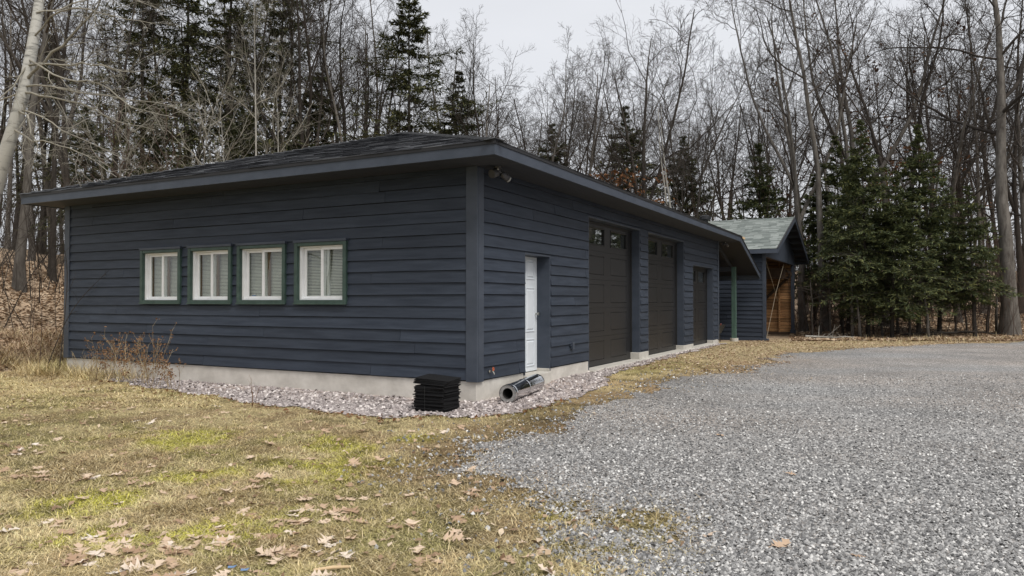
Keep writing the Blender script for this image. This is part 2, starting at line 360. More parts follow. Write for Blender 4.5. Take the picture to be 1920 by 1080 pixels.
def ground_color(X, Y):
    lx, ly = w2l(X, Y)
    n1 = fbm(X*.8, Y*.8, 41); n2 = fbm(X*2.6, Y*2.6, 42); n3 = fbm(X*7, Y*7, 43, 3)
    straw = np.array([.53,.43,.23]); olive = np.array([.29,.255,.095]); moss = np.array([.46,.44,.06]); brown = np.array([.20,.130,.068]); litter = np.array([.42,.31,.21]); dark = np.array([.12,.095,.05])
    def lerp(a, b, t): return a*(1-t)[..., None]+b*t[..., None]
    c = np.broadcast_to(straw, X.shape+(3,)).copy()
    c = lerp(c, olive, smooth(.42, .62, n1*.6+n2*.4)*.75)
    blob = np.zeros(X.shape)
    for (mx, my, r) in ((-1.55,6.75,.75),(-1.9,7.7,.8),(-1.0,8.2,.55),(-2.6,6.4,.55),(-3.1,5.6,.5),(-1.9,4.9,.5),(-2.6,4.7,.35),(-3.6,8.2,.9),(.25,5.15,.25)):
        blob = np.maximum(blob, np.exp(-((X-mx)**2+(Y-my)**2)/r**2))
    c = lerp(c, moss, np.clip(smooth(.30, .75, blob*.72+(n2-.5)*1.5+(n3-.5)*.8), 0, 1)*.8)
    near = smooth(6.0, 4.2, Y)*smooth(-2.6, -.4, X)
    c = lerp(c, np.array([.20,.195,.07]), near*.75*smooth(.3,.6,n2))
    sd = sdist(X, Y, POLY)
    edge = smooth(-1.6, .1, sd+(n2-.5)*1.2)*smooth(3.5, 7, Y)
    c = lerp(c, brown, edge*.85)
    far = smooth(14, 19, Y)*smooth(2, 6, X)
    c = lerp(c, np.array([.40,.325,.20]), far*.7)
    c = lerp(c, dark, smooth(.56, .70, n3*.5+n2*.5)*.75)
    rust = np.array([.30,.205,.115]); c = lerp(c, rust, smooth(.52, .68, fbm(X*1.7, Y*1.7, 47))*.55)
    lit = np.maximum(smooth(10.6, 12.2, -lx+(n2-.5)*1.5)*smooth(-3, .6, ly), np.maximum(smooth(28, 31, Y+(n2-.5)*2), smooth(16.5,19,ly)*smooth(2,0,lx)))
    lc = lerp(np.broadcast_to(litter, X.shape+(3,)), np.array([.50,.38,.26]), smooth(.45, .7, n2)*.7)
    lc = lerp(lc, np.array([.09,.062,.04]), smooth(.50, .66, n1*.5+n2*.5)*.8)
    return lerp(c, lc, lit)
def axis(dense, mid, lo, hi, far):
    a = np.concatenate([-np.geomspace(-lo, far, 14)[::-1] if lo < 0 else np.array([]), np.arange(lo, dense[0], mid), np.arange(dense[0], dense[1], dense[2]), np.arange(dense[1], hi, mid), np.geomspace(hi, far, 14)])
    return np.unique(np.round(a, 4))
xs = axis((-14, 9, .1), .8, -60, 60, 900); ys = axis((3, 17, .09), .7, -60, 75, 900)
GX, GY = np.meshgrid(xs, ys); nx, ny = len(xs), len(ys)
GZ = hgt(GX, GY)
GZ = GZ + np.where((GX > -14) & (GX < 9) & (GY > 3) & (GY < 17), (fbm(GX*3.1, GY*3.1, 77, 3)-.5)*.05*smooth(.0, -.8, drive_mask(GX, GY)), 0)*smooth(3, 4, GY)
ii = (np.arange(ny-1)[:, None]*nx + np.arange(nx-1)[None, :]).ravel()
GF = np.stack([ii, ii+1, ii+nx+1, ii+nx], 1)
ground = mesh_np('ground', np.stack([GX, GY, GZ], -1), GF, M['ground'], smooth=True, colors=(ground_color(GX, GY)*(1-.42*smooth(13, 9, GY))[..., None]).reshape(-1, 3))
tag(ground, 'dry winter lawn and leaf covered earth around the garage', 'ground', kind='structure')
GZI = GZ
def gz(X, Y):
    """height of the built ground sheet (bilinear)"""
    X = np.asarray(X, float); Y = np.asarray(Y, float)
    i = np.clip(np.searchsorted(xs, X)-1, 0, nx-2); j = np.clip(np.searchsorted(ys, Y)-1, 0, ny-2)
    fx = (X-xs[i])/(xs[i+1]-xs[i]); fy = (Y-ys[j])/(ys[j+1]-ys[j])
    return (GZI[j,i]*(1-fx)+GZI[j,i+1]*fx)*(1-fy)+(GZI[j+1,i]*(1-fx)+GZI[j+1,i+1]*fx)*fy
def patch(name, fmask, x0, x1, y0, y1, step, lift, mat, keep=None):
    px_ = np.arange(x0, x1+step/2, step); py_ = np.arange(y0, y1+step/2, step)
    X, Y = np.meshgrid(px_, py_); m = fmask(X, Y)
    cx = .25*(m[:-1,:-1]+m[1:,:-1]+m[:-1,1:]+m[1:,1:]) > 0
    if keep is not None: cx &= keep(X[:-1,:-1]+step/2, Y[:-1,:-1]+step/2)
    n = len(px_); jj, i2 = np.nonzero(cx); a = jj*n+i2
    F = np.stack([a, a+1, a+n+1, a+n], 1); used, inv = np.unique(F, return_inverse=True)
    Vv = np.stack([X.ravel()[used], Y.ravel()[used]], -1)
    # sheet fades into the turf: thickest inside, 4 mm above the ground at its rim
    Z = gz(Vv[:,0], Vv[:,1]) + lift
    return np.column_stack([Vv, Z]), inv.reshape(F.shape)
V1, F1 = patch('d', drive_mask, -2.0, 12, 2.0, 17, .05, .008, None)
V2, F2 = patch('d', drive_mask, 1.0, 62, -12, 33, .25, .008, None, keep=lambda x, y: ~((x < 12) & (y > 2) & (y < 17)))
drv = mesh_np('driveway', np.vstack([V1, V2]), np.vstack([F1, F2+len(V1)]), M['drive'], smooth=True)
tag(drv, 'wide grey crushed stone driveway curving past the garage', 'driveway', kind='structure')
V1, F1 = patch('b', bed_mask, -10, 8, 8.5, 27, .06, .014, None)
bedo = mesh_np('gravel_bed', V1, F1, M['bed'], smooth=True)
tag(bedo, 'pinkish gravel bed along the garage foundation', 'gravel bed', kind='structure')

# ================================================================== GARAGE
GAR = empty('garage', (CX, CY, 0), -TH)
tag(GAR, 'long low navy blue garage with hip roof and three dark garage doors', 'garage')
L, D = 9.97, 15.7                       # front wall length, side wall length
SOF = 3.475                             # soffit height
WIN = [(7.53,6.38),(6.17,5.04),(4.89,3.74),(3.53,2.41)]; WZ0, WZ1 = 1.45, 2.515
wblocks = [(b, a, WZ0, WZ1) for a, b in WIN]
DOORS = [(4.30,7.53,.135,3.19,5),(8.12,11.43,.135,3.19,5),(12.40,15.0,.135,2.58,4)]
MD = (1.53, 2.54, .27, 2.30)
SB = .335                               # bottom of siding at the near corner
eblocks = [(MD[0],MD[1],-1,MD[3])] + [(a,b,-1,t) for a,b,_,t,_ in DOORS]
ebottom = [(-.1,1.53,-1,SB),(2.54,4.3,-1,.325),(7.53,8.12,-1,.295),(11.43,12.4,-1,.255),(15.0,15.8,-1,.235)]
def grid_rects(a0, a1, z0, z1, blocks):
    A = sorted({a0, a1, *[min(max(q, a0), a1) for b in blocks for q in b[:2]]}); out = []
    for p, q in zip(A[:-1], A[1:]):
        mid = (p+q)/2; segs = [(z0, z1)]
        for b in blocks:
            if b[0] < mid < b[1]:
                ns = []
                for (s, e) in segs:
                    if b[2] > s: ns.append((s, min(e, b[2])))
                    if b[3] < e: ns.append((max(s, b[3]), e))
                segs = [(s, e) for s, e in ns if e-s > 1e-4]
        out += [(p, q, s, e) for s, e in segs]
    return out
def P(side, a, out, z):                 # wall coordinates -> garage coordinates
    return (-a, -out, z) if side == 'S' else (out, a, z)
def hexa_wall(mb, side, a0, a1, o0, o1, z0, z1):
    q = [P(side,a,o,z) for z in (z0,z1) for a,o in ((a0,o0),(a1,o0),(a1,o1),(a0,o1))]
    mb.hexa(q)
def siding(side, a0, a1, z0, z1, expo, blocks, mat, seed, parent, joints=(2.6,4.9), pt=P):
    rnd = random.Random(seed); z = z0; shadow_gap = -.007  # courses stop short; the dark strip between them stands for lap shadow
    while z < z1-.02:
        zt = min(z+expo, z1)
        rects = [r for r in grid_rects(a0, a1, z, zt, blocks) if r[3]-r[2] > .012]
        # butt joints
        cuts = []; p = a0 + rnd.uniform(.8, joints[1])
        while p < a1-.6: cuts.append(p); p += rnd.uniform(*joints)
        rr = []
        for (p, q, s, e) in rects:
            c = [p]+[k for k in cuts if p+.1 < k < q-.1]+[q]
            rr += [(u, v, s, e) for u, v in zip(c[:-1], c[1:])]
        rr.sort(); groups = []
        for r in rr:
            if groups and abs(groups[-1][-1][1]-r[0]) < 1e-6 and not any(abs(r[0]-k) < 1e-6 for k in cuts): groups[-1].append(r)
            else: groups.append([r])
        for g in groups:
            mb = MB(); t0 = rnd.uniform(-.003,.004); dz = rnd.uniform(-.004,.004); drop = rnd.uniform(-.004,.004)
            gs, ge = g[0][0]+.0025, g[-1][1]-.0025
            for (p, q, s, e) in g:
                p = max(p, gs); q = min(q, ge); n = max(1, min(5, int((q-p)/1.1)))
                for k in range(n):
                    u = p+(q-p)*k/n; v = p+(q-p)*(k+1)/n
                    def ring(a):
                        w = math.sin(a*1.7+seed+z*9)*.003
                        sl = dz*((a-gs)/(ge-gs)*2-1)
                        ob = .012+0.018*(1-(s-z)/expo)+t0+w if s-z < .05 else .012+0.018*(1-(s-z)/expo)
                        ot = .012+0.018*(1-(e-z)/expo)-.004
                        zb = s+sl+drop if abs(s-z) < 1e-6 else s
                        zz = e+shadow_gap if abs(e-zt) < 1e-6 and e < z1-.01 else e
                        return [pt(side,a,ob,zb), pt(side,a,ot if zz == e else ot-.0015,zz), pt(side,a,-.004,zz), pt(side,a,-.004,zb)]
                    A, B = ring(u), ring(v)
                    mb.hexa([A[0],A[1],A[2],A[3],B[0],B[1],B[2],B[3]])
            mb.build('siding_board', mat, parent)
        z = zt
siding('S', .155, L-.135, SB, SOF, .1805, wblocks, M['navy'], 3, GAR)
siding('E', .152, D-.13, SB-.1805, SOF, .1805, eblocks+ebottom, M['navy_e'], 8, GAR)
# wall sheathing behind the boards
mb = MB()
for (p,q,s,e) in grid_rects(.0, L, SB-.02, SOF+.06, [(a+.0,b-.0,c,d) for a,b,c,d in wblocks]): hexa_wall(mb,'S',p,q,-.12,-.006,s,e)
mb.build('wall', M['sheath_shade'], GAR)
mb = MB()
for (p,q,s,e) in grid_rects(.13, D, .0, SOF+.06, eblocks+[(a,b,c,d-.03) for a,b,c,d in ebottom]): hexa_wall(mb,'E',p,q,-.12,-.006,s,e)
mb.build('wall', M['sheath_shade'], GAR)
mb = MB(); mb.box(-L+.005,-L+.12,.13,D-.01,.3,SOF+.06); mb.build('wall', M['trim'], GAR)
mb = MB(); mb.box(-L+.125,-.125,D-.115,D,.2,SOF+.06); mb.build('wall', M['trim'], GAR)
# corner boards
c = MB(); c.box(-.155,.036,-.037,.0,SB-.025,SOF); c.build('corner_board', M['trim'], GAR, .003)
c = MB(); c.box(.001,.040,.001,.152,SB-.027,SOF); c.build('corner_board', M['trim'], GAR, .003)
c = MB(); c.box(-L-.035,-L+.135,-.037,.0,SB-.02,SOF); c.build('corner_board', M['trim'], GAR, .003)
c = MB(); c.box(.001,.040,D-.13,D+.03,.21,SOF); c.build('corner_board', M['trim'], GAR, .003)
# foundation
c = MB(); c.box(-L+.01,-.0,.004,.25,-.35,SB-.022); c.build('foundation', M['concrete'], GAR, .008)
c = MB(); c.box(-.25,-.003,.252,1.52,-.35,SB-.02); c.build('foundation', M['concrete'], GAR, .006)
c = MB(); c.box(-.25,.006,2.50,4.32,-.35,.31); c.build('foundation', M['concrete'], GAR, .006)
for a,b,t in ((7.44,8.14,.285),(11.34,12.42,.245),(14.93,15.72,.225)):
    c = MB(); c.box(-.22,.022,a,b,-.35,t); c.build('pier', M['concrete2'], GAR, .01)
c = MB(); c.box(-.6,.10,4.325,15.1,-.35,.128); c.build('threshold', M['concrete2'], GAR, .01)
c = MB(); c.box(-.6,.05,1.525,2.495,-.35,.26); c.build('door_step', M['concrete2'], GAR, .01)
c = MB(); c.box(-L+.13,-.61,.26,D-.13,-.2,.12); c.build('floor_slab', M['concrete2'], GAR)
# ---- windows of the front wall
def window(i, t1, t0):
    z0, z1 = WZ0, WZ1; cw = .07; out = .062
    m = MB(); S = 'S'
    hexa_wall(m,S,t1-cw,t1,-.10,out,z0,z1-.045)          # left casing (far from the corner)
    hexa_wall(m,S,t0,t0+cw,-.10,out,z0,z1-.045)
    hexa_wall(m,S,t0+cw,t1-cw,-.10,out-.002,z0,z0+.062)
    hexa_wall(m,S,t0+cw,t1-cw,-.10,out-.004,z1-.10,z1-.045)
    wd = m.build('window', M['green'], GAR, .004)
    m = MB(); hexa_wall(m,S,t0-.012,t1+.012,-.02,out+.012,z1-.043,z1); m.build('head_trim', M['trim'], wd, .003)
    m = MB(); hexa_wall(m,S,t0-.01,t1+.01,out-.01,out+.016,z0-.012,z0+.012); m.build('sill', M['green'], wd, .003)
    a, b = t0+cw+.002, t1-cw-.002; lo, hi = z0+.064, z1-.103
    # white frame: deep left jamb, head, bottom track
    m = MB()
    hexa_wall(m,S,b-.045,b,-.095,.0,lo,hi); hexa_wall(m,S,a,a+.018,-.095,.004,lo,hi)
    hexa_wall(m,S,a+.018,b-.045,-.095,-.004,lo,lo+.022); hexa_wall(m,S,a+.018,b-.045,-.095,-.004,hi-.022,hi)
    m.build('frame', M['white'], wd, .002)
    mid = (a+b)/2-.015
    def sash(s0, s1, of, w0, w1, h=.042):
        q = MB(); l2, h2 = lo+.024, hi-.024
        hexa_wall(q,S,s0,s0+w0,of-.03,of,l2,h2); hexa_wall(q,S,s1-w1,s1,of-.03,of,l2,h2)
        hexa_wall(q,S,s0+w0,s1-w1,of-.03,of-.001,l2,l2+h); hexa_wall(q,S,s0+w0,s1-w1,of-.03,of-.001,h2-h,h2)
        o = q.build('sash', M['white'], wd, .002)
        g = MB(); hexa_wall(g,S,s0+w0-.004,s1-w1+.004,of-.019,of-.015,l2+h-.004,h2-h+.004); g.build('pane', M['glass'], wd)
    sash(mid-.012, b-.047, -.055, .03, .055)
    sash(a+.02, mid+.052, -.018, .032, .055)
    # brown latch stile inside
    m = MB(); hexa_wall(m,S,mid-.06,mid-.02,-.125,-.088,lo+.03,hi-.03); hexa_wall(m,S,mid-.055,mid-.03,-.088,-.072,(lo+hi)/2-.05,(lo+hi)/2+.02)
    m.build('stile', M['brownstile'] if i < 3 else M['white'], wd)
    if i < 2:
        m = MB(); hexa_wall(m,S,b-.10,b-.06,-.13,-.097,lo+.03,hi-.03); m.build('stile', M['brownstile'], wd)
    # blind: many thin slats, one piece
    m = MB(); n = 34; rnd = random.Random(i)
    for k in range(n):
        z = lo+.02+(hi-lo-.04)*k/n; tl = .0165 if i < 3 else .014
        dz = rnd.uniform(-.001,.001)
        q = [(a-.02,-.146,z+dz),(b+.02,-.146,z+dz),(b+.02,-.162,z+tl+dz),(a-.02,-.162,z+tl+dz)]
        m.prism([P(S,*p) for p in q], (0,0,.0022))
    hexa_wall(m,S,a-.02,b+.02,-.18,-.15,hi-.03,hi)
    m.build('blind', M['blind'], wd)
    # dark sheet behind the blind, standing in for the unlit room
    m = MB(); hexa_wall(m,S,a-.1,b+.1,-.42,-.40,lo-.1,hi+.1); m.build('room_shade_sheet', M['sheath_shade'], wd)
    m = MB(); hexa_wall(m,S,a-.05,b+.05,-.40,-.10,lo-.05,lo-.002); m.build('inner_sill', M['white'], wd)
    return wd
for i, (t1, t0) in enumerate(WIN): window(i, t1, t0)
# ---- entry door
a, b, z0, z1 = MD; rec = .24
m = MB()
m.box(-.30,.012,b-.03,b,z0,z1-.03); m.box(-.30,.012,a,a+.03,z0,z1-.03); m.box(-.30,.014,a,b,z1-.03,z1)
m.build('door_jamb', M['trim'], GAR, .002)
dr = MB(); dr.box(-rec-.045,-rec,a+.033,b-.033,z0+.004,z1-.034); door = dr.build('entry_door', M['door'], GAR, .002)
dw = (b-a-.066); 
for (u0,u1) in ((.14,.45),(.55,.86)):
    for (v0,v1) in ((.055,.27),(.35,.71),(.80,.95)):
        y0, y1 = a+.033+dw*u0, a+.033+dw*u1; zz0, zz1 = z0+(z1-z0)*v0, z0+(z1-z0)*v1
        m = MB(); x = -rec
        # raised panel: bevelled frustum with a moulding around it
        m.hexa([(x-.01,y0,zz0),(x-.01,y1,zz0),(x-.01,y1,zz1),(x-.01,y0,zz1),(x+.016,y0+.035,zz0+.035),(x+.016,y1-.035,zz0+.035),(x+.016,y1-.035,zz1-.035),(x+.016,y0+.035,zz1-.035)])
        for q in ((y0-.02,y1+.02,zz0-.02,zz0),(y0-.02,y1+.02,zz1,zz1+.02),(y0-.02,y0,zz0,zz1),(y1,y1+.02,zz0,zz1)): m.box(x-.002,x+.012,*q)
        m.build('panel', M['door'], door, .003)
m = MB(); m.tube([(-rec,b-.1,1.27),(-rec+.05,b-.1,1.27)],.012); m.tube([(-rec+.045,b-.1,1.27),(-rec+.075,b-.1,1.27)],[.022,.026],12); m.build('handle', M['brass'], door)
# ---- sectional garage doors
def garage_door(a, b, z0, z1, n):
    w = b-a; rec = .20
    m = MB(); m.box(-.30,.013,b-.035,b,z0-.0,z1-.035); m.box(-.30,.013,a,a+.035,z0,z1-.035); m.box(-.30,.015,a,b,z1-.035,z1)
    m.build('door_jamb', M['trim'], GAR, .002)
    m = MB(); m.box(-rec-.06,-rec-.045,a+.036,b-.036,z0+.01,z1-.036)
    gd = m.build('garage_door', M['rubber'], GAR)
    m = MB(); m.box(-rec-.01,-rec+.022,b-.075,b-.036,z0+.01,z1-.04); m.box(-rec-.01,-rec+.022,a+.036,a+.075,z0+.01,z1-.04); m.box(-rec-.01,-rec+.020,a+.076,b-.076,z1-.085,z1-.04)
    m.build('weatherstrip', M['rubber'], gd)
    hh = (z1-.045-z0-.012)/n; pw = w*.318; cols = (a+w*.118, a+w*.564)
    y0, y1 = a+.06, b-.06; x = -rec
    for k in range(n):
        s0 = z0+.012+hh*k+.002; s1 = z0+.012+hh*(k+1)-.002
        m = MB()
        wz0, wz1 = s0+hh*.24, s0+hh*.80
        if k == n-1:
            holes = [(c0, c0+pw, wz0, wz1) for c0 in cols]
            for (p,q,s,e) in grid_rects(y0,y1,s0,s1,holes): m.box(x-.043,x,p,q,s,e)
            sec = m.build('door_section', M['bronze'], gd)
            for c0 in cols:
                f = MB()
                for q in ((c0-.028,c0,wz0-.028,wz1+.028),(c0+pw,c0+pw+.028,wz0-.028,wz1+.028),(c0,c0+pw,wz0-.028,wz0),(c0,c0+pw,wz1,wz1+.028)): f.box(x-.001,x+.011,*q)
                f.build('window_frame', M['rubber'], gd, .003)
                f = MB(); f.box(x-.024,x-.020,c0-.006,c0+pw+.006,wz0-.006,wz1+.006); f.build('pane', M['glass'], gd)
        else:
            pz0, pz1 = s0+hh*.17, s0+hh*.83
            holes = [(c0, c0+pw, pz0, pz1) for c0 in cols]
            for (p,q,s,e) in grid_rects(y0,y1,s0,s1,holes): m.box(x-.043,x,p,q,s,e)
            m.build('door_section', M['bronze'], gd)
            for c0 in cols:
                f = MB(); g = .006      # recessed groove then raised field
                f.hexa([(x-.030,c0+.001,pz0+.001),(x-.030,c0+pw-.001,pz0+.001),(x-.030,c0+pw-.001,pz1-.001),(x-.030,c0+.001,pz1-.001),
                        (x-.012,c0+.001,pz0+.001),(x-.012,c0+pw-.001,pz0+.001),(x-.012,c0+pw-.001,pz1-.001),(x-.012,c0+.001,pz1-.001)])
                f.hexa([(x-.0125,c0+g,pz0+g),(x-.0125,c0+pw-g,pz0+g),(x-.0125,c0+pw-g,pz1-g),(x-.0125,c0+g,pz1-g),
                        (x+.001,c0+g+.008,pz0+g+.008),(x+.001,c0+pw-g-.008,pz0+g+.008),(x+.001,c0+pw-g-.008,pz1-g-.008),(x+.001,c0+g+.008,pz1-g-.008)])
                f.build('panel', M['bronze'], gd)
    m = MB(); m.box(x-.04,x+.008,y0,y1,z0-.006,z0+.013); m.build('bottom_seal', M['rubber'], gd)
for d_ in DOORS: garage_door(*d_)
m = MB(); m.box(-.9,-.88,4.0,15.4,.125,SOF); m.build('garage_shade_sheet', M['sheath_shade'], GAR)  # dark sheet close behind the doors stands in for the unlit interior
# ---- roof
EX0, EX1, EY0, EY1 = -L-.40, .715, -.715, 16.05
EZ = 3.655; HALF = (EX1-EX0)/2; APX = (EX0+EX1)/2; AZ = 5.44; YA, YB = EY0+HALF, EY1-HALF
PIT = math.atan2(AZ-EZ, HALF)
m = MB()
e = [(EX0,EY0,EZ),(EX1,EY0,EZ),(EX1,EY1,EZ),(EX0,EY1,EZ)]; a1, a2 = (APX,YA,AZ),(APX,YB,AZ)
m.poly([e[0],e[1],a1]); m.poly([e[1],e[2],a2,a1]); m.poly([e[2],e[3],a2]); m.poly([e[3],e[0],a1,a2]); m.poly([e[0],e[3],e[2],e[1]])
roof = m.build('roof', M['dark'], GAR)
# drip edge and fascia
m = MB(); t = .012
for q in ((EX0-t,EX1+t,EY0-t,EY0-.0),(EX0-t,EX1+t,EY1,EY1+t),(EX0-t,EX0,EY0,EY1),(EX1,EX1+t,EY0,EY1)): m.box(q[0],q[1],q[2],q[3],EZ-.048,EZ+.006)
m.build('drip_edge', M['dark'], roof)
f0, f1 = SOF-.012, EZ-.03
for q in ((EX0,EX1-.001,EY0+.001,EY0+.03),(EX0+.031,EX1-.031,EY1-.03,EY1),(EX0+.001,EX0+.03,EY0+.031,EY1-.031),(EX1-.03,EX1,EY0+.031,EY1-.001)):
    m = MB(); m.box(q[0],q[1],q[2],q[3],f0,f1); m.build('fascia', M['trim'], GAR, .003)
# soffit planks
def soffit(x0, x1, y0, y1, along):
    n = max(1, int(round(((y1-y0) if along == 'x' else (x1-x0))/.145))); m = MB()
    for k in range(n):
        if along == 'x': q = (x0, x1, y0+(y1-y0)*k/n+.002, y0+(y1-y0)*(k+1)/n-.002)
        else: q = (x0+(x1-x0)*k/n+.002, x0+(x1-x0)*(k+1)/n-.002, y0, y1)
        m.box(*q, SOF+.002, SOF+.014)
    m.build('soffit', M['soffit'], GAR)
soffit(EX0+.032, EX1-.032, EY0+.032, .0, 'x'); soffit(.002, EX1-.032, .004, EY1-.032, 'y'); soffit(EX0+.032, -L+.12, .004, EY1-.032, 'y')
# shingles, course by course
def shingle_course(d, x0, x1, top0, top1, expo, wid, off, th, rnd, frame, sink):
    """cells of one course; x0..x1 along the eave at the bottom, top0..top1 at its top; frame(x,d,h)->point"""
    k = math.floor((x0-off)/wid)
    while True:
        a = off+k*wid; b = a+wid; k += 1
        if a >= x1: break
        # clip bottom edge and top edge to the slope's outline
        ba, bb = max(a, x0)+.003, min(b, x1)-.003; ta, tb = max(a, top0)+.003, min(b, top1)-.003
        if bb-ba < .03: continue
        if tb-ta < .005: c_ = min(max((ba+bb)/2, top0), top1); ta, tb = c_-.002, c_+.002
        h = th*rnd.uniform(.7,1.5); dd = rnd.uniform(-.006,.006)
        sink([frame(ba,d+dd,0),frame(bb,d+dd,0),frame(tb,d+expo+.01,0),frame(ta,d+expo+.01,0),
              frame(ba,d+dd,h),frame(bb,d+dd,h),frame(tb,d+expo+.01,.002),frame(ta,d+expo+.01,.002)])
def slope(eave0, eave1, apex_run, mat_one, mat_rest, parent, expo, wid, one_limit, hip0=1, hip1=1, th=.008, seed=0, pitch=PIT, run=HALF):
    rnd = random.Random(seed); A = Vector(eave0); B = Vector(eave1); ex = (B-A).normalized(); ln = (B-A).length
    inn = Vector((-ex.y, ex.x, 0)); cs, sn = math.cos(pitch), math.sin(pitch)
    up = inn*cs + Vector((0,0,1))*sn; nr = Vector((0,0,1))*cs - inn*sn
    def frame(x, d, h): return A + ex*x + up*d + nr*(h+.002)
    tot = run/cs; d = -.02; count = 0; rest = MB(); j = 0
    while d < tot-.01:
        ex_ = min(expo, tot-d); r0 = max(d,0)*cs; r1 = (d+ex_)*cs
        def sink(p):
            nonlocal count
            if count < one_limit:
                mm = MB(); mm.hexa(p); mm.build('shingle', mat_one, parent); count += 1
            else: rest.hexa(p)
        shingle_course(d, r0*hip0, ln-r0*hip1, r1*hip0, ln-r1*hip1, ex_, wid, rnd.uniform(0,wid), th, rnd, frame, sink)
        d += expo; j += 1
    if rest.v:
        o = rest.build('shingle_field', mat_rest, parent); o['kind'] = 'stuff'
slope((EX0,EY0,EZ),(EX1,EY0,EZ),None,M['shingle_o'],M['shingle'],roof,.145,.34,290,seed=1)
slope((EX1,EY0,EZ),(EX1,EY1,EZ),None,M['shingle_o'],M['shingle'],roof,.145,.34,0,seed=2)
slope((EX1,EY1,EZ),(EX0,EY1,EZ),None,M['shingle_o'],M['shingle'],roof,.29,.5,0,seed=3)
slope((EX0,EY1,EZ),(EX0,EY0,EZ),None,M['shingle_o'],M['shingle'],roof,.145,.34,0,seed=4)
def caps(p0, p1, n0, n1, step, mat, parent, wid=.15):
    p0, p1 = Vector(p0), Vector(p1); ax = (p1-p0).normalized(); ln = (p1-p0).length; k = 0
    s0 = ax.cross(Vector(n0)).normalized(); s1 = -ax.cross(Vector(n1)).normalized()
    if s0.z > 0: s0 = -s0
    if s1.z > 0: s1 = -s1
    up = (Vector(n0)+Vector(n1)).normalized(); d = 0; rnd = random.Random(4)
    while d < ln-.05:
        b = p0+ax*d; c = p0+ax*min(d+step+.03, ln); h0 = .034+rnd.uniform(0,.006); h1 = .012
        mm = MB()
        for s in (s0, s1):
            q = [b+up*h0, b+up*h0+s*wid, c+up*h1+s*wid, c+up*h1]
            mm.hexa([p-up*.012 for p in q]+q)
        mm.build('hip_cap', mat, parent); d += step
def nrm(ex, pitch):
    inn = Vector((-ex[1], ex[0], 0)); return Vector((0,0,1))*math.cos(pitch)-inn*math.sin(pitch)
nS, nE, nN, nW = nrm((1,0),PIT), nrm((0,1),PIT), nrm((-1,0),PIT), nrm((0,-1),PIT)
caps(e[0], a1, nS, nW, .21, M['cap'], roof); caps(e[1], a1, nS, nE, .21, M['cap'], roof)
caps(a2, a1, nE, nW, .21, M['cap'], roof)
# ---- lean-to roof at the far end, with its post
m = MB(); yA, yB = D+.2, 19.45; zA, zB = 3.60, 2.50; th = .05; x0, x1 = -8.5, .70
m.hexa([(x0,yA,zA-th),(x1,yA,zA-th),(x1,yB,zB-th),(x0,yB,zB-th),(x0,yA,zA),(x1,yA,zA),(x1,yB,zB),(x0,yB,zB)])
lean = m.build('lean_to_roof', M['dark'], GAR)
m = MB(); m.hexa([(x1,yA,zA-.17),(x1+.03,yA,zA-.17),(x1+.03,yB+.03,zB-.17),(x1,yB+.03,zB-.17),(x1,yA,zA-.01),(x1+.03,yA,zA-.01),(x1+.03,yB+.03,zB-.01),(x1,yB+.03,zB-.01)])
m.build('rake_board', M['trim'], lean, .003)
m = MB(); m.hexa([(x1-.05,yA,zA+.004),(x1+.05,yA,zA+.004),(x1+.05,yB+.06,zB+.004),(x1-.05,yB+.06,zB+.004),(x1-.05,yA,zA+.025),(x1+.05,yA,zA+.025),(x1+.05,yB+.06,zB+.025),(x1-.05,yB+.06,zB+.025)])
m.build('drip_edge', M['dark'], lean)
m = MB(); m.box(x0,x1-.001,yB-.005,yB+.028,zB-.215,zB-.012); m.build('fascia', M['trim'], lean, .003)
sl = (zB-zA)/(yB-yA)
for xr in (-.12,-1.3,-2.5,-3.7,-4.9,-6.1,-7.3):
    m = MB(); q = []
    for (yy, dz0) in ((D+.25,0),(yB-.02,0)):
        zz = zA+sl*(yy-yA)-th-.002
        q.append((yy,zz))
    (ya,za),(yb,zb) = q
    m.hexa([(xr,ya,za-.15),(xr+.045,ya,za-.15),(xr+.045,yb,zb-.15),(xr,yb,zb-.15),(xr,ya,za),(xr+.045,ya,za),(xr+.045,yb,zb),(xr,yb,zb)])
    m.build('rafter', M['soffit'], lean)
zp = zA+sl*(18.05-yA)-th-.16
m = MB(); m.box(-8.2,-.03,17.99,18.10,zp-.16,zp); m.build('beam', M['soffit'], lean)
m = MB(); m.box(-.02,.13,17.97,18.12,.14,zp+.0); m.build('post', M['green_post'], lean, .006)
m = MB(); m.tube([(.055,18.045,-.35),(.055,18.045,.16)],[.16,.145],16); m.build('post_footing', M['concrete2'], lean)
m = MB(); m.box(EX1-.03,EX1+.035,EY1+.014,EY1+.42,EZ-.085,EZ-.02); m.build('raw_rafter_end', M['wood_pale'], GAR)
# outlet box on the side wall
m = MB(); m.box(.018,.075,3.39,3.47,.60,.72); m.box(.012,.05,3.36,3.50,.655,.675); m.build('outlet_box', M['trim'], GAR, .004)
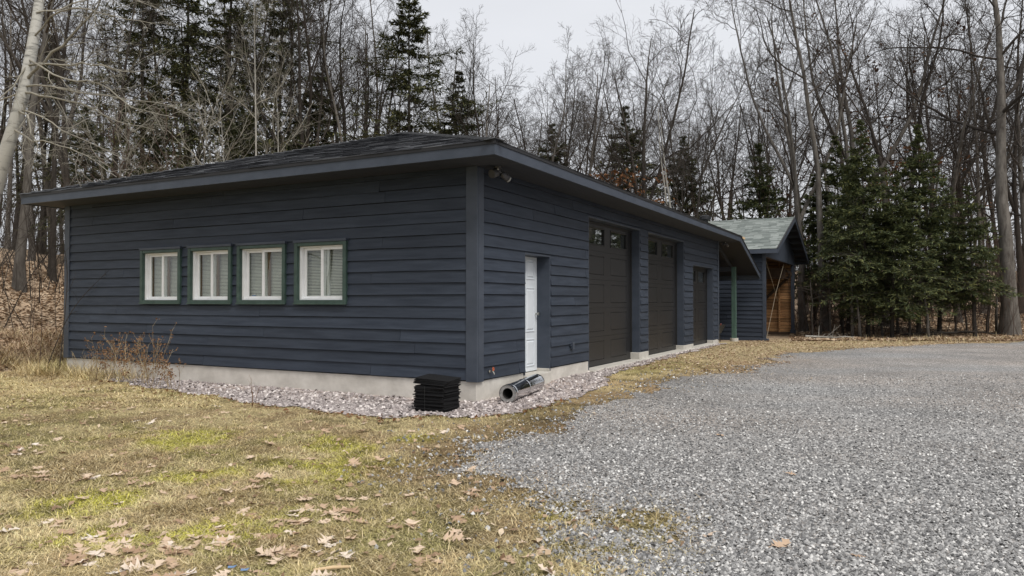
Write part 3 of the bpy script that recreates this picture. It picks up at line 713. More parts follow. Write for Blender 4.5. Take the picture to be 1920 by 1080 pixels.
# ================================================================== fittings on the garage (things of their own)
GE = lambda x, y, z: (*l2w(x, y), z)
def place(name, loc, rz=-TH): return empty(name, loc, rz)
def flood(loc, label, s=1.0, grp='floodlights under the garage eaves'):
    t = place('floodlight', loc); t.scale = (s,s,s); tag(t, label, 'floodlight', grp)
    m = MB(); m.tube([(0,0,.0),(0,0,-.03)],.06,16); m.build('base', M['lamp'], t)
    m = MB(); m.tube([(0,0,-.03),(-.02,-.02,-.07)],.018,10); m.tube([(0,0,-.03),(.03,.05,-.09)],.018,10); m.build('arm', M['lamp'], t)
    m = MB(); m.tube([(-.01,.03,-.065),(-.02,-.0,-.08),(-.04,-.06,-.105),(-.05,-.10,-.12)],[.03,.06,.066,.064],18); m.build('lamp_head', M['lamp'], t, smooth=True)
    m = MB(); m.tube([(.03,.05,-.09),(.045,.08,-.11),(.085,.16,-.165)],[.03,.048,.05],16); m.build('lamp_head', M['lamp'], t, smooth=True)
    m = MB(); m.tube([(.085,.16,-.165),(.094,.178,-.177)],[.052,.046],16); m.build('lens', M['lamp_lens'], t)
    m = MB(); m.tube([(.02,-.03,-.02),(.03,-.05,-.05)],[.018,.014],10); m.build('sensor', M['lamp_lens'], t)
flood(GE(.26,.18,SOF+.002), 'grey twin floodlight under the eave at the near corner')
flood(GE(.20,15.88,SOF+.002), 'small floodlight under the eave at the far end of the garage', .8)
t = place('garden_tap', GE(.026,.34,.44)); t.scale = (.75,.75,.75); tag(t, 'outdoor tap with orange handle on the siding beside the near corner', 'tap')
m = MB(); m.tube([(0,0,0),(.012,0,0)],.03,14); m.tube([(.012,0,0),(.09,0,0)],.013,12); m.tube([(.075,0,.0),(.10,0,-.015),(.115,0,-.055)],[.014,.014,.012],12); m.build('spout', M['brass'], t)
m = MB(); m.tube([(.06,0,0),(.085,0,.045)],.007,8)
m.build('stem', M['brass'], t)
m = MB(); pts = [(.092+.012*math.cos(q)*0, .034*math.cos(q), .05+.034*math.sin(q)) for q in np.linspace(0,2*math.pi,15)]
m.tube(pts,.007,6,False); m.tube([(.092,-.03,.05),(.092,.03,.05)],.006,6); m.tube([(.092,0,.02),(.092,0,.08)],.006,6); m.build('handle', M['orange'], t)
# stack of black asphalt sheets
SX, SY = l2w(-.09,-.89); base_z = float(gz(SX,SY))+.016
def sheet_mesh(w_, d_, h, bend=0, seed=0):
    rnd = random.Random(seed); m = MB(); n = 4
    for k in range(n):
        u, v = -w_/2+w_*k/n, -w_/2+w_*(k+1)/n
        f = lambda x: bend*((x/w_*2)**2) + math.sin(x*9+seed)*.0015
        m.hexa([(u,-d_/2,f(u)),(v,-d_/2,f(v)),(v,d_/2,f(v)),(u,d_/2,f(u)),(u,-d_/2,f(u)+h),(v,-d_/2,f(v)+h),(v,d_/2,f(v)+h),(u,d_/2,f(u)+h)])
    return m
zc = base_z
def bundle(name, label, n, th, seed, strap=True, group=None):
    global zc
    rnd = random.Random(seed); t = place(name, (SX,SY,zc)); tag(t, label, 'shingle bundle', 'black shingle stack')
    z = 0
    for k in range(n):
        s = sheet_mesh(.475+rnd.uniform(-.015,.015), .40+rnd.uniform(-.012,.012), th*.86, 0, seed+k).build('sheet', M['black'], t)
        s.location = (rnd.uniform(-.014,.014), rnd.uniform(-.012,.012), z); s.rotation_euler = (0,0,rnd.uniform(-.05,.05)); z += th
    if strap:
        m = MB(); xs_ = rnd.uniform(-.06,.06); m.box(xs_-.003,xs_+.003,-.226,-.223,.005,z-.004); m.build('strap', M['rubber'], t)
    zc += z
bundle('shingle_bundle', 'lowest strapped bundle of black shingle sheets, resting on the gravel', 11, .0165, 10)
bundle('shingle_bundle', 'upper strapped bundle of black shingle sheets in the stack by the foundation', 10, .0165, 30)
for k, lab in enumerate(('lowest of the loose tilted black sheets on top of the shingle stack','second loose black sheet from the bottom on top of the shingle stack','second loose black sheet from the top of the shingle stack','topmost loose black sheet, lying tilted on the shingle stack')):
    s = sheet_mesh(.50,.41,.013,0,50+k).build('shingle_sheet', M['black'])
    s.location = (SX+.004*k, SY+.01*k, zc+.016+k*.0205); s.rotation_euler = (R(.6*k+.6), R(2.2+.6*k), -TH+R(-3+3.2*k)); tag(s, lab, 'shingle sheet', 'black shingle stack')
# insulated stainless chimney pipe lying on the gravel
pA, pB = Vector(GE(.40,.22,0)), Vector(GE(.23,1.55,0)); rad = .133
zA_, zB_ = float(gz(pA.x,pA.y)), float(gz(pB.x,pB.y))
t = empty('chimney_pipe', (pA.x,pA.y,zA_+.014)); tag(t, 'shiny stainless steel insulated chimney pipe lying before the white door', 'pipe')
ax = Vector((pB.x-pA.x, pB.y-pA.y, zB_-zA_+.02)); ln = ax.length; ax.normalize(); o0 = Vector((0,0,rad+.002))
m = MB(); m.tube([o0, o0+ax*.02, o0+ax*.06, o0+ax*.07, o0+ax*(ln-.07), o0+ax*(ln-.06), o0+ax*ln],[rad*.99,rad,rad,rad*.975,rad*.975,rad,rad*.99],40,False)
pm = m.build('outer_jacket', M['steel'], t, smooth=True)
def ring(nm, d, r0, r1, mat, side):
    m = MB(); n = 40; ref = Vector((0,0,1)); u = ax.cross(ref).normalized(); v = ax.cross(u)
    c = o0+ax*d; V = []
    for k in range(n):
        q = 2*math.pi*k/n; dd = math.cos(q)*u+math.sin(q)*v; m.v += [tuple(c+dd*r0), tuple(c+dd*r1)]
    for k in range(n):
        j = (k+1) % n; m.f.append((2*k,2*k+1,2*j+1,2*j))
    m.build(nm, mat, t)
ring('end_ring', .012, rad*.60, rad*.97, M['steel_dull'], 0); ring('end_ring', ln-.012, rad*.60, rad*.97, M['steel_dull'], 1)
m = MB(); m.tube([o0+ax*.008, o0+ax*(ln-.008)], rad*.6, 30, False); m.build('inner_bore', M['bore'], t, smooth=True)
for d_ in (.09, ln*.5, ln-.09):
    m = MB(); m.tube([o0+ax*(d_-.012), o0+ax*(d_-.004), o0+ax*(d_+.004), o0+ax*(d_+.012)],[rad*.97,rad*1.012,rad*1.012,rad*.97],40,False); m.build('band', M['steel'], t, smooth=True)
# things on the inner window sills
zs = WZ0+.064-.0005
def sill_pos(tt, inn): return GE(-tt, inn, zs)
m = MB(); m.tube([(0,0,0),(0,0,.005),(0,0,.09)],[.028,.03,.036],18); m.tube([(0,0,.09),(0,0,.02)],[.033,.028],18,False); o = m.build('cup', M['blue']); o.location = sill_pos(4.66,.128); tag(o,'small pale blue cup on the sill of the third window','cup')
for k, (tt, hh, rz) in enumerate(((5.86,.075,.25),(5.83,.06,-.5),(5.765,.085,.35),(5.735,.05,-.2))):
    m = MB(); m.hexa([(-.008,-.006,0),(.008,-.006,0),(.008,.006,0),(-.008,.006,0),(-.003+rz*.05,-.004,hh),(.005+rz*.05,-.004,hh),(.005+rz*.05,.004,hh),(-.003+rz*.05,.004,hh)])
    o = m.build('wood_peg', M['brownstile']); o.location = sill_pos(tt,.128); o.rotation_euler = (0,0,-TH)
    tag(o, ('leftmost','second from left','third from left','rightmost')[k]+' of the small brown pegs on the sill of the second window','peg','pegs on the window sill')
m = MB(); m.box(-.02,.02,-.012,.012,0,.03); m.tube([(0,0,.03),(0,0,.06)],.008,8); o = m.build('latch', M['brass']); o.location = sill_pos(2.53,.128); tag(o,'little brass latch on the sill of the window nearest the corner','latch')
# wheelbarrow peeping out behind the far corner
wb = place('wheelbarrow', GE(-.42,16.5,0)); tag(wb,'wheelbarrow with black tyre half hidden behind the far garage corner','wheelbarrow')
m = MB(); pts = [(.02*0, .16*math.cos(q), .2+.16*math.sin(q)) for q in np.linspace(0,2*math.pi,25)]; m.tube(pts,.045,10,False); m.build('tyre', M['rubber'], wb, smooth=True)
m = MB(); m.tube([(-.05,0,.2),(.05,0,.2)],.10,16); m.build('rim', M['lamp'], wb)
m = MB(); m.hexa([(-.28,.05,.36),(.20,.05,.36),(.20,.7,.36),(-.28,.7,.36),(-.40,-.08,.66),(.30,-.08,.66),(.30,1.0,.66),(-.40,1.0,.66)]); m.build('tray', M['vent'], wb)
for sx in (-.2,.13):
    m = MB(); m.tube([(sx*.4,0,.2),(sx,.3,.34),(sx*1.5,1.3,.62)],.018,8); m.build('handle', M['wood_dark'], wb)
m = MB(); m.tube([(.16,.6,.34),(.16,.75,-.02)],.016,8); m.tube([(-.24,.6,.34),(-.24,.75,-.02)],.016,8); m.build('leg', M['vent'], wb)
m = MB(); m.tube([(.02,.0,.55),(.04,-.02,.58),(.06,-.04,.60)],[.015,.024,.01],8); o = m.build('red_rag', M['red']); o.location = GE(-.10,16.42,.12); tag(o,'small red rag hung beside the far garage corner','rag'); o.rotation_euler=(0,0,-TH)

# ================================================================== SHED
SHX, SHY = .82, 20.0; GZS = -.13
SH = empty('shed', (*l2w(SHX,SHY), 0), -TH); tag(SH, 'open fronted navy shed with grey green gable roof behind the garage', 'shed')
SW, SL = 7.9, 6.6                       # depth along y, length along -x
HD = 3.18                               # header underside
def PS(side, a, out, z): return (-a, -out, z)
siding('S', .10, SL, GZS+.12, 3.46, .165, [], M['navy'], 21, SH, pt=PS)
m = MB(); m.box(-SL,-.02,.006,.06,GZS+.1,3.5); m.build('wall', M['sheath_shade'], SH)
m = MB(); m.box(-.10,.03,-.036,.05,GZS+.10,3.4); m.build('corner_board', M['trim'], SH, .003)
m = MB(); m.box(-.20,.10,-.10,.22,GZS-.3,GZS+.20); m.build('post_foot', M['trim'], SH, .01)
m = MB(); m.box(-.10,.05,SW-.16,SW,GZS-.4,3.6); m.build('post', M['trim'], SH, .004)
m = MB(); m.box(-.14,.10,SW-.20,SW+.05,GZS-.5,GZS+.28); m.build('post_foot', M['trim'], SH, .01)
m = MB(); m.box(-SL,-SL+.08,.06,SW,GZS,3.5); m.build('wall', M['wood_dark'], SH)
# roof geometry
sy0, sy1, sx0, sx1 = -.52, 9.15, -SL-.4, .52; rz, ez = 5.06, 3.44; mid = (sy0+sy1)/2; SP = math.atan2(rz-ez, mid-sy0)
def rz_at(y): return rz-abs(y-mid)*math.tan(SP)
# gable panel over the opening
m = MB(); m.prism([(0,.0,HD),(0,SW,HD),(0,SW,rz_at(SW)-.13),(0,mid,rz_at(mid)-.13),(0,.0,rz_at(0)-.13)],(.03,0,0)); m.build('gable_panel', M['trim'], SH)
m = MB(); m.box(-.10,-.005,.05,SW-.17,HD-.02,HD+.22); m.build('header_beam', M['wood_dark'], SH)
# roof slabs
m = MB(); th = .06
for (ya,yb) in ((sy0,mid),(sy1,mid)):
    za, zb = rz_at(ya), rz_at(yb)
    q = [(sx0,ya,za-th),(sx1,ya,za-th),(sx1,yb,zb-th),(sx0,yb,zb-th),(sx0,ya,za),(sx1,ya,za),(sx1,yb,zb),(sx0,yb,zb)]
    m.hexa(q)
sroof = m.build('roof', M['soffit'], SH)
slope((sx0,sy0,ez),(sx1,sy0,ez),None,M['gshingle_o'],M['gshingle'],sroof,.155,.32,290,0,0,.007,5,SP,mid-sy0)
slope((sx1,sy1,ez),(sx0,sy1,ez),None,M['gshingle_o'],M['gshingle'],sroof,.20,.42,0,0,0,.007,6,SP,mid-sy0)
caps((sx1,mid,rz),(sx0,mid,rz),nrm((1,0),SP),nrm((-1,0),SP),.28,M['gshingle_o'],sroof,.13)
m = MB(); m.box(sx0,sx1-.001,sy0-.03,sy0-.002,ez-.175,ez-.02); m.build('fascia', M['trim'], sroof, .003)
m = MB(); m.box(sx0,sx1-.001,sy1+.002,sy1+.03,ez-.175,ez-.02); m.build('fascia', M['trim'], sroof, .003)
for (ya,yb) in ((sy0-.03,mid),(sy1+.03,mid)):
    m = MB(); za, zb = rz_at(ya), rz_at(yb)
    m.hexa([(sx1,ya,za-.17),(sx1+.03,ya,za-.17),(sx1+.03,yb,zb-.17),(sx1,yb,zb-.17),(sx1,ya,za-.008),(sx1+.03,ya,za-.008),(sx1+.03,yb,zb-.008),(sx1,yb,zb-.008)]); m.build('rake_board', M['trim'], sroof, .003)
    m = MB(); m.hexa([(sx1-.02,ya,za+.008),(sx1+.045,ya,za+.008),(sx1+.045,yb,zb+.008),(sx1-.02,yb,zb+.008),(sx1-.02,ya,za+.022),(sx1+.045,ya,za+.022),(sx1+.045,yb,zb+.022),(sx1-.02,yb,zb+.022)]); m.build('drip_edge', M['dark'], sroof)
for k in range(7):                      # lookouts under the gable overhang
    for sgn in (-1, 1):
        yy = mid+sgn*(.3+k*.68); z_ = rz_at(yy)-th-.004
        m = MB(); m.box(.035,sx1-.002,yy-.03,yy+.03,z_-.12,z_); m.build('lookout', M['soffit'], sroof)
# roof vent
m = MB(); m.tube([(-3.18,mid-.45,rz-.3),(-3.18,mid-.45,rz+.02)],.13,16); m.tube([(-3.18,mid-.45,rz+.02),(-3.18,mid-.45,rz+.05),(-3.18,mid-.45,rz+.19),(-3.18,mid-.45,rz+.25)],[.17,.25,.25,.12],20); m.build('roof_vent', M['vent'], sroof)
# inside: raw board wall, studs, brace, base rail, ropes
z = .03
k = 0; rnd = random.Random(5)
while z < 3.4:
    h = rnd.choice((.14,.15,.165)); m = MB(); dx = rnd.uniform(0,.012)
    m.box(-SL+.1,.0-.11,SW-.075-dx,SW-.05-dx,z+.006,z+h-.012); m.build('wall_board', M['wood'], SH); z += h; k += 1
m = MB(); m.box(-SL+.1,-.105,SW-.045,SW-.02,-.1,3.45); m.build('wall', M['sheath_shade'], SH)
for xx in (-.62,-1.7,-2.9):
    m = MB(); m.box(xx-.03,xx+.03,SW-.20,SW-.095,-.1,3.4); m.build('stud', M['wood'], SH)
m = MB(); m.box(-SL+.1,-.11,SW-.35,SW-.10,-.28,.02); m.build('base_rail', M['wood_dark'], SH)
m = MB(); m.hexa([(-1.4,SW-.30,1.35),(-1.4,SW-.21,1.35),(-.05,SW-.21,2.66),(-.05,SW-.30,2.66),(-1.4,SW-.30,1.52),(-1.4,SW-.21,1.52),(-.05,SW-.21,2.83),(-.05,SW-.30,2.83)]); m.build('brace', M['wood_dark'], SH)
m = MB(); m.hexa([(-.5,SW-.42,2.98),(-.5,SW-.34,2.98),(-.04,SW-.34,2.72),(-.04,SW-.42,2.72),(-.5,SW-.42,3.1),(-.5,SW-.34,3.1),(-.04,SW-.34,2.84),(-.04,SW-.42,2.84)]); m.build('brace', M['wood_dark'], SH)
for pts in ([(-.06,.4,3.1),(-.06,2.2,2.2),(-.08,3.6,1.5)], [(-.06,5.3,3.15),(-.07,3.0,1.8),(-.06,.5,-.02)]):
    m = MB(); m.tube(pts,.006,6); o = m.build('rope', M['rope']); o.location = SH.location; o.rotation_euler = (0,0,-TH)
    tag(o, 'rope slanting down to the right across the shed opening' if pts[0][1] < 1 else 'long rope slanting down to the left across the shed opening', 'rope', 'ropes in the shed')
m = MB()  # dark boards added to darken the upper part of the shed interior
for k in range(6): m.box(-SL+.1,-.16,SW-1.5+.2*k,SW-1.5+.2*k+.19,2.52,2.56)
m.box(-SL+.1,-.17,SW-1.5,SW-1.44,2.565,3.0); m.build('shade_boards', M['wood_dark'], SH)
# ================================================================== VEGETATION
def tubes(Pn, Rn, sides):
    B, n, _ = Pn.shape
    T = np.gradient(Pn, axis=1); T /= np.linalg.norm(T, axis=2, keepdims=True)+1e-9
    d = Pn[:, -1]-Pn[:, 0]; ax = np.eye(3)[np.argmin(np.abs(d), axis=1)]
    U = np.cross(T, ax[:, None, :]); U /= np.linalg.norm(U, axis=2, keepdims=True)+1e-9
    W = np.cross(T, U); a = np.arange(sides)*2*np.pi/sides
    V = Pn[:, :, None, :] + Rn[:, :, None, None]*(np.cos(a)[None, None, :, None]*U[:, :, None, :] + np.sin(a)[None, None, :, None]*W[:, :, None, :])
    idx = np.arange(B*n*sides).reshape(B, n, sides)
    a0 = idx[:, :-1, :]; b0 = idx[:, 1:, :]
    F = np.stack([a0, np.roll(a0, -1, 2), np.roll(b0, -1, 2), b0], -1).reshape(-1, 4)
    return V.reshape(-1, 3), F
def join(parts):
    Vs, Fs, o = [], [], 0
    for V, F in parts: Vs.append(V); Fs.append(F+o); o += len(V)
    return np.vstack(Vs), np.vstack(Fs)
def path(start, dirs, length, n, wander, up, g):
    B = len(start); pts = [start]; p = start.copy(); d = dirs.copy()
    st = (length/(n-1))[:, None]
    for i in range(n-1):
        d = d + g.normal(0, wander, (B, 3)); d[:, 2] += up
        d /= np.linalg.norm(d, axis=1, keepdims=True); p = p + d*st; pts.append(p.copy())
    return np.stack(pts, 1)
def grow(Pn, Rn, g, k, u0, u1, a0, a1, l0, l1, n, wander, up, rr, rmin, side=None, shape=.55):
    B, m, _ = Pn.shape; idx = np.repeat(np.arange(B), k); N = len(idx)
    j = np.tile(np.arange(k), B); u = u0+(u1-u0)*(j+g.random(N))/k
    f = u*(m-1); i = np.minimum(f.astype(int), m-2); fr = (f-i)[:, None]
    p0, p1 = Pn[idx, i], Pn[idx, i+1]; st = p0*(1-fr)+p1*fr
    T = p1-p0; T /= np.linalg.norm(T, axis=1, keepdims=True)+1e-9
    r = Rn[idx, i]*(1-fr[:, 0])+Rn[idx, i+1]*fr[:, 0]
    ref = np.where(np.abs(T[:, 2:3]) < .9, np.array([[0, 0, 1.]]), np.array([[1., 0, 0]]))
    U = np.cross(T, ref); U /= np.linalg.norm(U, axis=1, keepdims=True); W = np.cross(T, U)
    az = j*2.4+g.random(N)*1.3+np.repeat(g.random(B)*6.28, k)
    if side is not None: az = np.where(g.random(N) < .5, 0, np.pi)+g.normal(0, side, N)
    an = np.radians(a0+(a1-a0)*g.random(N))[:, None]
    dr = T*np.cos(an)+(U*np.cos(az)[:, None]+W*np.sin(az)[:, None])*np.sin(an)
    PL = np.linalg.norm(np.diff(Pn, axis=1), axis=2).sum(1)[idx]
    ln = PL*(l0+(l1-l0)*g.random(N))*(1-shape*np.abs(u-.35)/.65)
    C = path(st, dr, ln, n, wander, up, g)
    r0 = np.maximum(np.minimum(r*rr*(.75+.4*g.random(N)), r*.85), rmin)
    Rc = r0[:, None]*np.linspace(1, .3, n)[None, :]; Rc = np.maximum(Rc, rmin*.6)
    return C, Rc
def bare_tree(seed, H=18, r=.2, fork=0, k1=13, u0=.35, a1=(25,60), l1=(.28,.5), k2=8, k3=6, k4=4, lean=.0, wander=.05, w1=.12, low=False, twmin=.007, up1=.06):
    g = np.random.default_rng(seed); n = 14
    d0 = np.array([[lean, 0, 1.]]); d0 /= np.linalg.norm(d0)
    Pt = path(np.zeros((1, 3))+[0, 0, -.4], d0, np.array([H+.4]), n, wander, .04, g)
    sfrac = np.linspace(0, 1, n); Rt = (r*(1-.9*sfrac**.9))[None, :]; Rt[0, 0] *= 1.5; Rt[0, 1] *= 1.08
    trunkP, trunkR = [Pt], [Rt]; mains = (Pt, Rt)
    if fork:
        Cf, Rf = grow(Pt, Rt, g, fork, .16, .45, 12, 28, .6, .78, n, wander*.8, .05, .85, .05, shape=.2)
        trunkP.append(Cf); trunkR.append(Rf)
        mains = (np.vstack([Pt, Cf]), np.vstack([Rt, Rf])); k1 = max(6, int(k1*.7))
    tr = join([tubes(a, b, 8) for a, b in zip(trunkP, trunkR)])
    P1, R1 = grow(*mains, g, k1, u0, .98, *a1, *l1, 9, w1, up1, .5, .02)
    P2, R2 = grow(P1, R1, g, k2, .15, .97, 28, 60, .32, .55, 7, .13, .04, .52, twmin*1.4)
    P3, R3 = grow(P2, R2, g, k3, .12, .97, 25, 55, .38, .62, 4, .09, .04, .55, twmin)
    parts = [tubes(P1, R1, 5), tubes(P2, R2, 4), tubes(P3, R3, 3)]
    if k4:
        P4, R4 = grow(P3, R3, g, k4, .15, .97, 22, 50, .4, .7, 3, .07, .03, .6, twmin*.75)
        parts.append(tubes(P4, R4, 3))
    else: P4 = P3
    cr = join(parts)
    return tr, cr, P4[:, -1], (P3[:, -1])
def leaf_quads(pts, g, size, spread, flat=False):
    N = len(pts); c = pts+g.normal(0, spread, (N, 3)); a = g.normal(0, 1, (N, 3))
    if flat: a[:, 2] *= .25
    a /= np.linalg.norm(a, axis=1, keepdims=True); b = np.cross(a, g.normal(0, 1, (N, 3)))
    if flat:
        b = np.cross(np.array([[0, 0, 1.]])+g.normal(0, .25, (N, 3)), a)
    b /= np.linalg.norm(b, axis=1, keepdims=True)+1e-9
    s = size*(.6+.8*g.random((N, 1)))
    V = np.stack([c-a*s, c+b*s*.55, c+a*s, c-b*s*.55], 1).reshape(-1, 3)
    return V, np.arange(4*N).reshape(N, 4)
def conifer(seed, H=9, rbase=2.1, zlow=.2, nb=150, r=.11, droop=.25, lat=17, ndl=7, ragged=.25, nl=.15, power=.85, dead=True, gap=0.0, whorl=0):
    g = np.random.default_rng(seed); n = 12
    Pt = path(np.array([[0, 0, -.3]]), np.array([[0, 0, 1.]]), np.array([H+.3]), n, .012, .05, g)
    Rt = (r*(1-.93*np.linspace(0, 1, n)))[None, :]; tr = [tubes(Pt, Rt, 8)]
    u = zlow+(1-zlow)*(np.arange(nb)+g.random(nb))/nb
    if whorl: u = zlow+(1-zlow)*np.round((u-zlow)/(1-zlow)*whorl)/whorl+g.normal(0, .011, nb)
    u = np.minimum(u, .985)
    if gap: u = u[g.random(len(u)) > gap*(1-u)]
    nb = len(u)
    az = np.arange(nb)*2.39996+g.normal(0, .3, nb)
    f = u*(n-1); i = np.minimum(f.astype(int), n-2); fr = (f-i)[:, None]; st = Pt[0, i]*(1-fr)+Pt[0, i+1]*fr
    rel = (u-zlow)/(1-zlow); prof = np.minimum(1, (rel+.12)/.25)*(1-rel)**power
    ln = np.maximum(.12, rbase*prof*(1+g.normal(0, ragged, nb)))
    s = np.linspace(0, 1, 7)[None, :, None]; out = np.stack([np.cos(az), np.sin(az), np.zeros(nb)], -1)[:, None, :]
    rise = (.35*rel+.02)[:, None, None]; z = np.array([0, 0, 1.])[None, None, :]
    Pb = st[:, None, :] + out*ln[:, None, None]*s + z*ln[:, None, None]*(rise*s - droop*s**2*(1-.5*rel[:, None, None]) + .06*s**4)
    Pb = Pb + g.normal(0, .03, Pb.shape)*s
    Rb = (.006+.016*ln/rbase)[:, None]*np.linspace(1, .35, 7)[None, :]; tr.append(tubes(Pb, Rb, 3))
    P2, R2 = grow(Pb, Rb, g, lat, .12, 1., 35, 65, .2, .45, 4, .08, -.02, .7, .004, side=.35, shape=.6)
    tr2 = [tubes(P2, R2, 3)]
    if dead:                       # bare dead sticks below the live crown
        nd = 26; ud = .03+(zlow-.03)*g.random(nd); az = g.random(nd)*6.28
        sd_ = np.stack([np.zeros(nd), np.zeros(nd), ud*H], -1); dr = np.stack([np.cos(az), np.sin(az), g.normal(0, .2, nd)], -1)
        Pd = path(sd_, dr, rbase*(.25+.5*g.random(nd)), 5, .1, -.03, g); Rd = .012*np.linspace(1, .4, 5)[None, :]*np.ones((nd, 1))
        tr.append(tubes(Pd, Rd, 3)); P5, R5 = grow(Pd, Rd, g, 4, .3, 1, 30, 60, .3, .5, 3, .1, 0, .6, .005); tr.append(tubes(P5, R5, 3))
    # needle sprays: narrow leaf-sized blades along every side shoot
    B = len(P2); sidx = np.repeat(np.arange(B), ndl); uu = np.tile((np.arange(ndl)+.5)/ndl, B)+g.normal(0, .06, B*ndl); uu = np.clip(uu, 0, .999)
    f = uu*3; i = f.astype(int); fr = (f-i)[:, None]; a, b = P2[sidx, i], P2[sidx, i+1]; c = a*(1-fr)+b*fr
    T = b-a; T /= np.linalg.norm(T, axis=1, keepdims=True)+1e-9
    d = T+g.normal(0, .55, T.shape); d[:, 2] = d[:, 2]*.6-.12; d /= np.linalg.norm(d, axis=1, keepdims=True)
    sd2 = np.cross(d, np.array([[0, 0, 1.]])+g.normal(0, .4, d.shape)); sd2 /= np.linalg.norm(sd2, axis=1, keepdims=True)+1e-9
    l = nl*(.7+.7*g.random((len(c), 1)))*np.clip(ln[sidx//lat]/.9, .45, 1)[:, None]; wd = l*.12
    V = np.stack([c-d*l*.15, c+d*l*.4+sd2*wd, c+d*l, c+d*l*.4-sd2*wd], 1).reshape(-1, 3)
    return join(tr), join(tr2), (V, np.arange(len(V)).reshape(-1, 4))
# ---- tree families (meshes shared by copies)
BT = {}
def fam(key, **kw):
    tr, cr, tips, tips3 = bare_tree(**kw)
    BT[key] = (mesh_np('trunk', *tr, make_obj=False, smooth=True), mesh_np('crown', *cr, make_obj=False, smooth=True), tips, tips3)
fam('upright', seed=1, H=18, r=.19, k1=14, u0=.3, a1=(28,60), l1=(.28,.5), w1=.17, up1=.06, wander=.06)
fam('broad', seed=22, H=17, r=.24, fork=2, k1=12, u0=.3, a1=(40,80), l1=(.4,.68), w1=.22, up1=.05)
fam('forked', seed=3, H=18, r=.22, fork=3, k1=12, u0=.4, a1=(28,60), l1=(.24,.44), w1=.19, wander=.06)
fam('pole', seed=4, H=20, r=.17, k1=13, u0=.5, a1=(35,75), l1=(.2,.38), w1=.19, wander=.035)
fam('crooked', seed=5, H=16, r=.2, fork=1, k1=13, u0=.3, a1=(35,75), l1=(.35,.58), wander=.10, w1=.2)
fam('bent', seed=6, H=17, r=.18, k1=14, u0=.35, a1=(30,65), l1=(.3,.5), wander=.09, lean=.2, w1=.2)
fam('sapling', seed=8, H=8, r=.06, k1=14, u0=.18, a1=(25,50), l1=(.28,.5), k2=6, k3=4, k4=2, twmin=.005)
fam('giant', seed=17, H=22, r=.33, k1=11, u0=.42, a1=(40,78), l1=(.3,.5), wander=.022, w1=.17, up1=.07, k4=3)
CT = {}
def cfam(key, hem=False, **kw):
    tr, sh, nd = conifer(**kw)
    CT[key] = (mesh_np('trunk', *join([tr, sh]), mat=M['bark_d'], make_obj=False, smooth=True), mesh_np('crown', *nd, mat=M['needle_h' if hem else 'needle'], make_obj=False))
cfam('spruce_a', seed=1, H=9, rbase=2.3, zlow=.2, nb=130, ndl=14, lat=19, whorl=20, nl=.17, power=.95, ragged=.2, droop=.3)
cfam('spruce_b', seed=2, H=9, rbase=2.75, zlow=.17, nb=135, droop=.34, ndl=14, lat=19, whorl=19, nl=.17, power=.9, ragged=.22)
cfam('spruce_c', seed=3, H=7.5, rbase=1.9, zlow=.24, nb=110, power=.85, ndl=12, lat=18, whorl=17, nl=.16, droop=.28)
cfam('hemlock_a', True, seed=4, H=17, rbase=4.0, zlow=.2, nb=105, r=.2, droop=.22, ragged=.4, nl=.24, lat=20, ndl=11, gap=.45, power=.6)
cfam('hemlock_b', True, seed=5, H=17, rbase=3.4, zlow=.42, nb=90, r=.2, droop=.2, ragged=.45, nl=.24, lat=20, ndl=11, gap=.35, power=.6)
cfam('hemlock_c', True, seed=6, H=11, rbase=2.9, zlow=.12, nb=110, r=.14, droop=.25, ragged=.35, nl=.22, lat=18, ndl=12, gap=.2)
HREF = dict(upright=18, broad=17, forked=18, pole=20, crooked=16, bent=17, sapling=8, giant=22, spruce_a=9, spruce_b=9, spruce_c=7.5, hemlock_a=17, hemlock_b=17, hemlock_c=11)
TZ = {k: max(v.co.z for v in me[1].vertices) for k, me in list(BT.items())+list(CT.items())}
def mat_copy(me, mat):
    """the family mesh carrying another bark: shares nothing but is made once per bark"""
    key = me.name+mat.name
    if key not in MC:
        c = me.copy(); c.materials.clear(); c.materials.append(mat); MC[key] = c
    return MC[key]
MC = {}
def tree(key, px, Y, ytop, label, name='bare_tree', bark='bark', twig='twig', rz=None, group=None, wx=1.0, tilt=0, leaves=None, cat='tree'):
    X, Y = at(px, Y); z = float(gz(X, Y)); H = CAMZ+(564-ytop)/FPX*Y - z
    s = H/TZ[key]
    t = empty(name, (X, Y, z), random.uniform(0, 6.28) if rz is None else rz); t.scale = (s*wx, s*wx, s)
    t.rotation_euler.x = tilt
    tag(t, label, cat, group)
    if key in CT:
        link(bpy.data.objects.new('trunk', CT[key][0]), t); link(bpy.data.objects.new('crown', CT[key][1]), t)
    else:
        link(bpy.data.objects.new('trunk', mat_copy(BT[key][0], M[bark])), t); link(bpy.data.objects.new('crown', mat_copy(BT[key][1], M[twig])), t)
        if leaves:
            mt, n, sz, lo, hi = leaves; tp = BT[key][2]; g = np.random.default_rng(int(px)); tp = tp[(tp[:, 2] > lo*H/s) & (tp[:, 2] < hi*H/s)]
            pts = tp[g.integers(0, len(tp), max(6, n//6))]; pts = np.repeat(pts, 6, 0)
            mesh_np('leaves', *leaf_quads(pts, g, sz/s, .12/s), M[mt], t)
    return t
W1 = 'woods behind the garage roof'; W2 = 'woods on the right beyond the driveway'; W3 = 'woods on the leaf covered bank'
